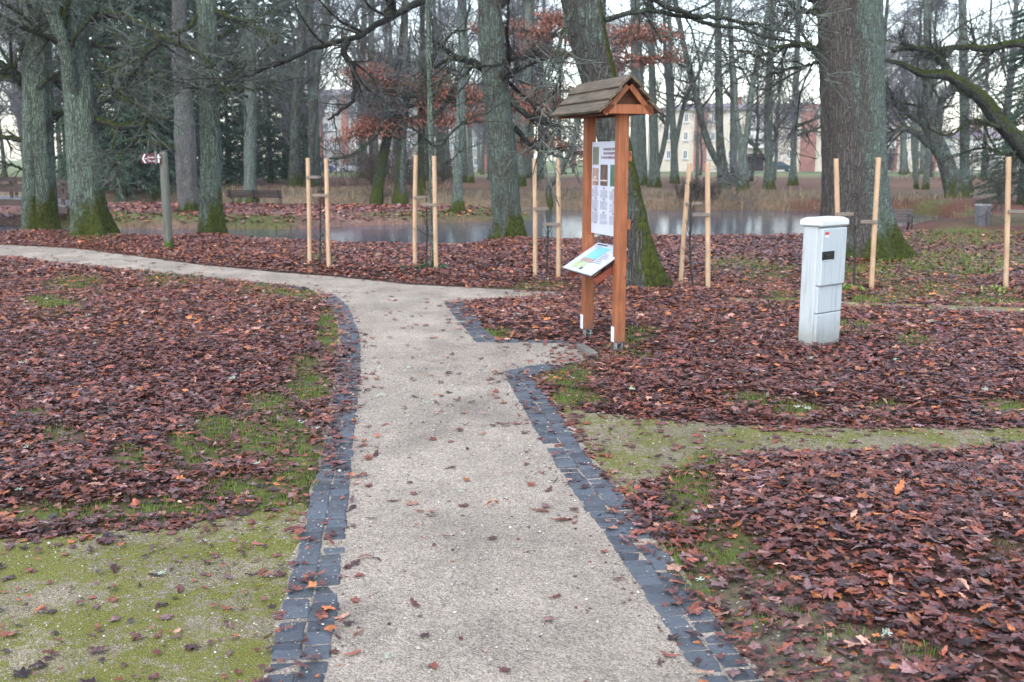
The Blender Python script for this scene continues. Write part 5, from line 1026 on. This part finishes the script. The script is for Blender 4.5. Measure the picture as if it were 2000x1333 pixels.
# ------------------------------------------------------------------ buildings and cars
M_cream = simple('cream_render', (.56, .50, .41), .85, .06, .5); M_brick = simple('brick_red_panel', (.28, .135, .11), .85, .12, 1.5); M_roof = simple('dull_red_roof', (.22, .17, .18), .7, .15, 1); M_wfr = simple('white_window_frame', (.7, .72, .74), .5, .05); M_trim = simple('grey_trim', (.33, .32, .31), .8)
g = G('window_glass'); M_glass = g.pbr((.05, .065, .085), .06, None, .6); M_door = simple('dark_door', (.035, .016, .022), .5); M_grayw = simple('grey_render', (.36, .34, .32), .85, .1, .5); M_balc = simple('white_balcony', (.72, .72, .70), .6, .04)
def building(lab, Yb, x0, x1, ye, yb, depth, wallm, wins, strips=(), balc=(), doors=(), roof_y=14, name='apartment_building'):
    A, Bp = at(x0, yb, Yb), at(x1, ye, Yb); zb, ze = A[2], Bp[2]; O = np.array((A[0], Yb, zb)); b = thing(name, O, lab, 'building'); Wd = Bp[0] - A[0]; Hh = ze - zb; k = Yb / F
    X = lambda x: (x - x0) * Wd / (x1 - x0); Z = lambda y: (yb - y) * Hh / (yb - ye)
    m = MB(); m.box((Wd/2, depth/2, Hh/2 - .5), (Wd, depth, Hh + 1)); m.build('wall', wallm, b)
    m = MB(); rz = roof_y * k; ov = .5; z = Hh + .01
    V = [(-ov, -ov, z), (Wd+ov, -ov, z), (Wd+ov, depth+ov, z), (-ov, depth+ov, z), (depth*.4, depth/2, z + rz), (Wd-depth*.4, depth/2, z + rz)]
    m.add(V, [(0,1,5,4),(2,3,4,5)]); m.add(V, [(1,2,5),(3,0,4)]); m.add(V, [(3,2,1,0)]); rf = m.build('roof', M_roof, b)
    m = MB(); m.box((Wd/2, -.42, Hh - .12), (Wd + .9, .12, .2)); m.build('gutter', M_trim, rf)
    for f in (.3, .62):
        m = MB(); m.bbox((Wd*f, depth*.4, Hh + rz * .8), (1.1, .8, 2.2), .03); m.build('chimney', M_brick, rf)
    for x, y, w_, h_ in wins:
        cx, cz, ww, hh = X(x), Z(y), w_ * k, h_ * k; m = MB()
        for sx in (-1, 1): m.box((cx + sx*ww/2, -.03, cz), (.09, .10, hh + .09))
        m.box((cx, -.03, cz), (.07, .08, hh - .10))
        for sz in (-1, 1): m.box((cx, -.03, cz + sz*hh/2), (ww - .10, .10, .09))
        m.box((cx, -.08, cz - hh/2 - .12), (ww + .3, .24, .07)); fr = m.build('window', M_wfr, b)
        m = MB(); m.quad((cx-ww/2, -.012, cz-hh/2), (cx+ww/2, -.012, cz-hh/2), (cx+ww/2, -.012, cz+hh/2), (cx-ww/2, -.012, cz+hh/2)); m.build('pane', M_glass, fr)
    for xa, xb, ya, yb_ in strips:
        m = MB(); m.bbox(((X(xa)+X(xb))/2, -.16, (Z(ya)+Z(yb_))/2), (X(xb)-X(xa), .34, Z(ya)-Z(yb_)), .03); m.build('brick_panel', M_brick, b)
    for xa, xb, ya, yb_ in balc:
        m = MB(); cx = (X(xa)+X(xb))/2; w_ = X(xb)-X(xa); m.bbox((cx, -1.2, (Z(ya)+Z(yb_))/2), (w_, .08, Z(ya)-Z(yb_)), .02); m.box((cx, -.62, Z(yb_) - .08), (w_, 1.2, .15))
        for sx in (-1, 1): m.box((cx + sx*(w_/2-.04), -.62, (Z(ya)+Z(yb_))/2), (.07, 1.07, Z(ya)-Z(yb_)))
        m.build('balcony', M_balc, b)
    for xa, xb, ya, yb_ in doors:
        m = MB(); m.bbox(((X(xa)+X(xb))/2, -.05, (Z(ya)+Z(yb_))/2), (X(xb)-X(xa), .14, Z(ya)-Z(yb_)), .02); m.box(((X(xa)+X(xb))/2, -.9, Z(ya) + .25), (X(xb)-X(xa)+.6, 1.7, .3)); m.build('door', M_door, b)
    return b
rows = (230, 266, 302)
building('long cream three-storey block with brick-red strips right of the kiosk', 155, 1284, 1842, 213, 336, 12, M_cream,
    [(x, y, 7.5, 15) for x in (1305, 1338, 1392, 1427, 1519, 1544, 1612, 1640, 1690, 1776, 1803) for y in rows] + [(1475, y, 20, 10) for y in (228, 248, 266, 284)] + [(1738, y, 10, 13) for y in (232, 266)],
    [(1355, 1379, 218, 335), (1565, 1595, 205, 335), (1750, 1757, 218, 335), (1822, 1834, 218, 335)], [(1459, 1494, 239, 249), (1459, 1494, 257, 269), (1459, 1494, 277, 287), (1729, 1748, 243, 254), (1729, 1748, 276, 287)], [(1462, 1494, 306, 334), (1732, 1748, 305, 333)])
building('grey block with brick-red strips half hidden behind the wood on the left', 150, 585, 1015, 184, 336, 12, M_grayw, [(x, y, 8, 14) for x in (640, 655, 700, 730, 760, 800, 840, 880, 930, 980) for y in (210, 246, 282, 316)],
    [(598, 613, 190, 335), (618, 632, 190, 335), (670, 682, 190, 335), (860, 872, 190, 335), (945, 965, 240, 335), (990, 1008, 240, 335)], (), [(715, 725, 312, 335)])
building('pale house with a reddish roof at the far right behind the hedge', 175, 1862, 2060, 268, 330, 10, simple('pale_render', (.66, .64, .58), .85, .06, .5), [(x, y, 7, 10) for x in (1880, 1905, 1940, 1970, 2010) for y in (284, 308)], (), (), [(1925, 1933, 306, 329)], roof_y=16, name='house')
mb = MB()
xs = np.linspace(-60, 75, 60); a = np.stack([xs, 143.2 + .3*np.sin(xs*.1), gz(xs, 0*xs + 143.2) + .05], 1); b2 = a + np.array((0, 4.2, 0)); V = np.concatenate([a, b2]); i = np.arange(59)[:, None]
mb.add(V, np.hstack([i, i + 1, i + 61, i + 60])); tag(mb.build('road', simple('wet_asphalt', (.30, .30, .32), .3, .1, 1)), kind='structure')
def car(loc, rz, paint, lab):
    c = thing('parked_car', loc, lab, 'car', 'cars parked by the far buildings', rz=rz)
    lo = [(-2.1,.28),(-2.15,.55),(-2.05,.85),(-1.2,.95),(1.15,.95),(1.95,.82),(2.15,.6),(2.12,.28)]; 
    def prism(m, pr, w0, w1=None):
        w1 = w1 or [w0]*len(pr); n = len(pr); V = [(x, -w/2, z) for (x, z), w in zip(pr, w1)] + [(x, w/2, z) for (x, z), w in zip(pr, w1)]
        m.add(V, [(k, (k+1) % n, n + (k+1) % n, n + k) for k in range(n)]); m.add(V, [(0, k, k+1) for k in range(1, n-1)] + [(n, n+k+1, n+k) for k in range(1, n-1)])
    m = MB(); prism(m, lo, 1.72, [1.6,1.66,1.7,1.66,1.66,1.66,1.6,1.6]); prism(m, [(-1.5,1.42),(-1.2,1.46),(.15,1.46),(.4,1.42)], 1.3); m.build('body', paint, c)
    m = MB(); prism(m, [(-1.9,.93),(-1.45,1.415),(.35,1.415),(1.15,.94)], 1.4, [1.58,1.3,1.3,1.58]); m.build('windows', M_glass, c)
    for sx in (-1.3, 1.35):
        for sy in (-.75, .75):
            m = MB(); P = np.array([(sx, sy-.1, .31), (sx, sy+.1, .31)]); m.tubes(P, np.full(2, .31), 18, cap=True); w_ = m.build('wheel', M_black, c); m = MB(); m.tubes(np.array([(sx, sy-.115, .31), (sx, sy+.115, .31)]), np.full(2, .18), 14, cap=True); m.build('rim', M_galv, w_)
    for sy in (-.6, .6):
        m = MB(); m.bbox((2.08, sy, .66), (.12, .3, .14), .02); m.build('headlight', M_wfr, c); m = MB(); m.bbox((-2.09, sy, .72), (.08, .28, .16), .02); m.build('tail_light', simple('tail_light', (.3, .01, .01), .3), c)
def pnt(n, c): return simple(n, c, .25, .03, 1, .2, .6)
for x, Yc, rz, pc, lab in ((1521, 149.2, 0, (.03, .055, .06), 'dark green car parked before the cream block'), (625, 146.5, 0, (.05, .09, .22), 'blue car between the first pair of stakes, far off'), (588, 145.5, .1, (.6, .62, .66), 'white car left of the first pair of stakes, far off'), (690, 146.5, PI, (.62, .64, .68), 'white car parked before the grey block beyond the brown-leaved oak')):
    q = at(x, 330, Yc); car((q[0], Yc, gz1(q[0], Yc) + .0), rz, pnt('car_paint', pc), lab)
# brown hedge and bank brush
def shrub(b, w_, h_, lab, seed, name='bare_shrub', cat='shrub'):
    rg = np.random.default_rng(seed); B = on(*b); n = 60; m = MB(); p = np.stack([rg.uniform(-w_/2, w_/2, n), rg.uniform(-.5, .5, n), np.zeros(n) - .05], 1); P, R = grow(p, norm(rg.normal(0, .35, (n, 3)) + np.array((0, 0, 1))), rg.uniform(.6, 1.1, n) * h_, np.full(n, .012), .005, 7, .12, .02, rg); m.tubes(P, R, 4); P2, R2 = spawn(P, R, 8, .2, 1, .4, 1, .2 * h_, .5 * h_, 5, .15, .02, .6, .005, rg); m.tubes(P2, R2, 3); P3, R3 = spawn(P2, R2, 5, .2, 1, .4, 1, .1 * h_, .25 * h_, 4, .15, 0, .7, .005, rg); m.tubes(P3, R3, 3)
    tag(m.build(name, T_brn, loc=B), lab, cat)
shrub((1890, 352), 9, 2.4, 'long brown bare hedge before the pale house', 1, 'hedge', 'hedge'); shrub((1362, 388), 1.6, .9, 'low brown bare bush on the far bank behind the leaning stake', 2); shrub((790, 372), 5, 2.2, 'brown bare thicket behind the middle stakes', 3); shrub((700, 362), 6, 2.6, 'brown bare thicket behind the leaning brown-leaved oak', 4)

# ------------------------------------------------------------------ damp air
g = G('haze'); v = g.n('VolumePrincipled', Density=.0004); v.node.inputs['Color'].default_value = (.86, .92, 1, 1); g.t.links.new(v, g.out.inputs[1])
m = MB(); m.box((0, 180, 13.5), (620, 440, 31)); tag(m.build('haze', g.m), kind='stuff')
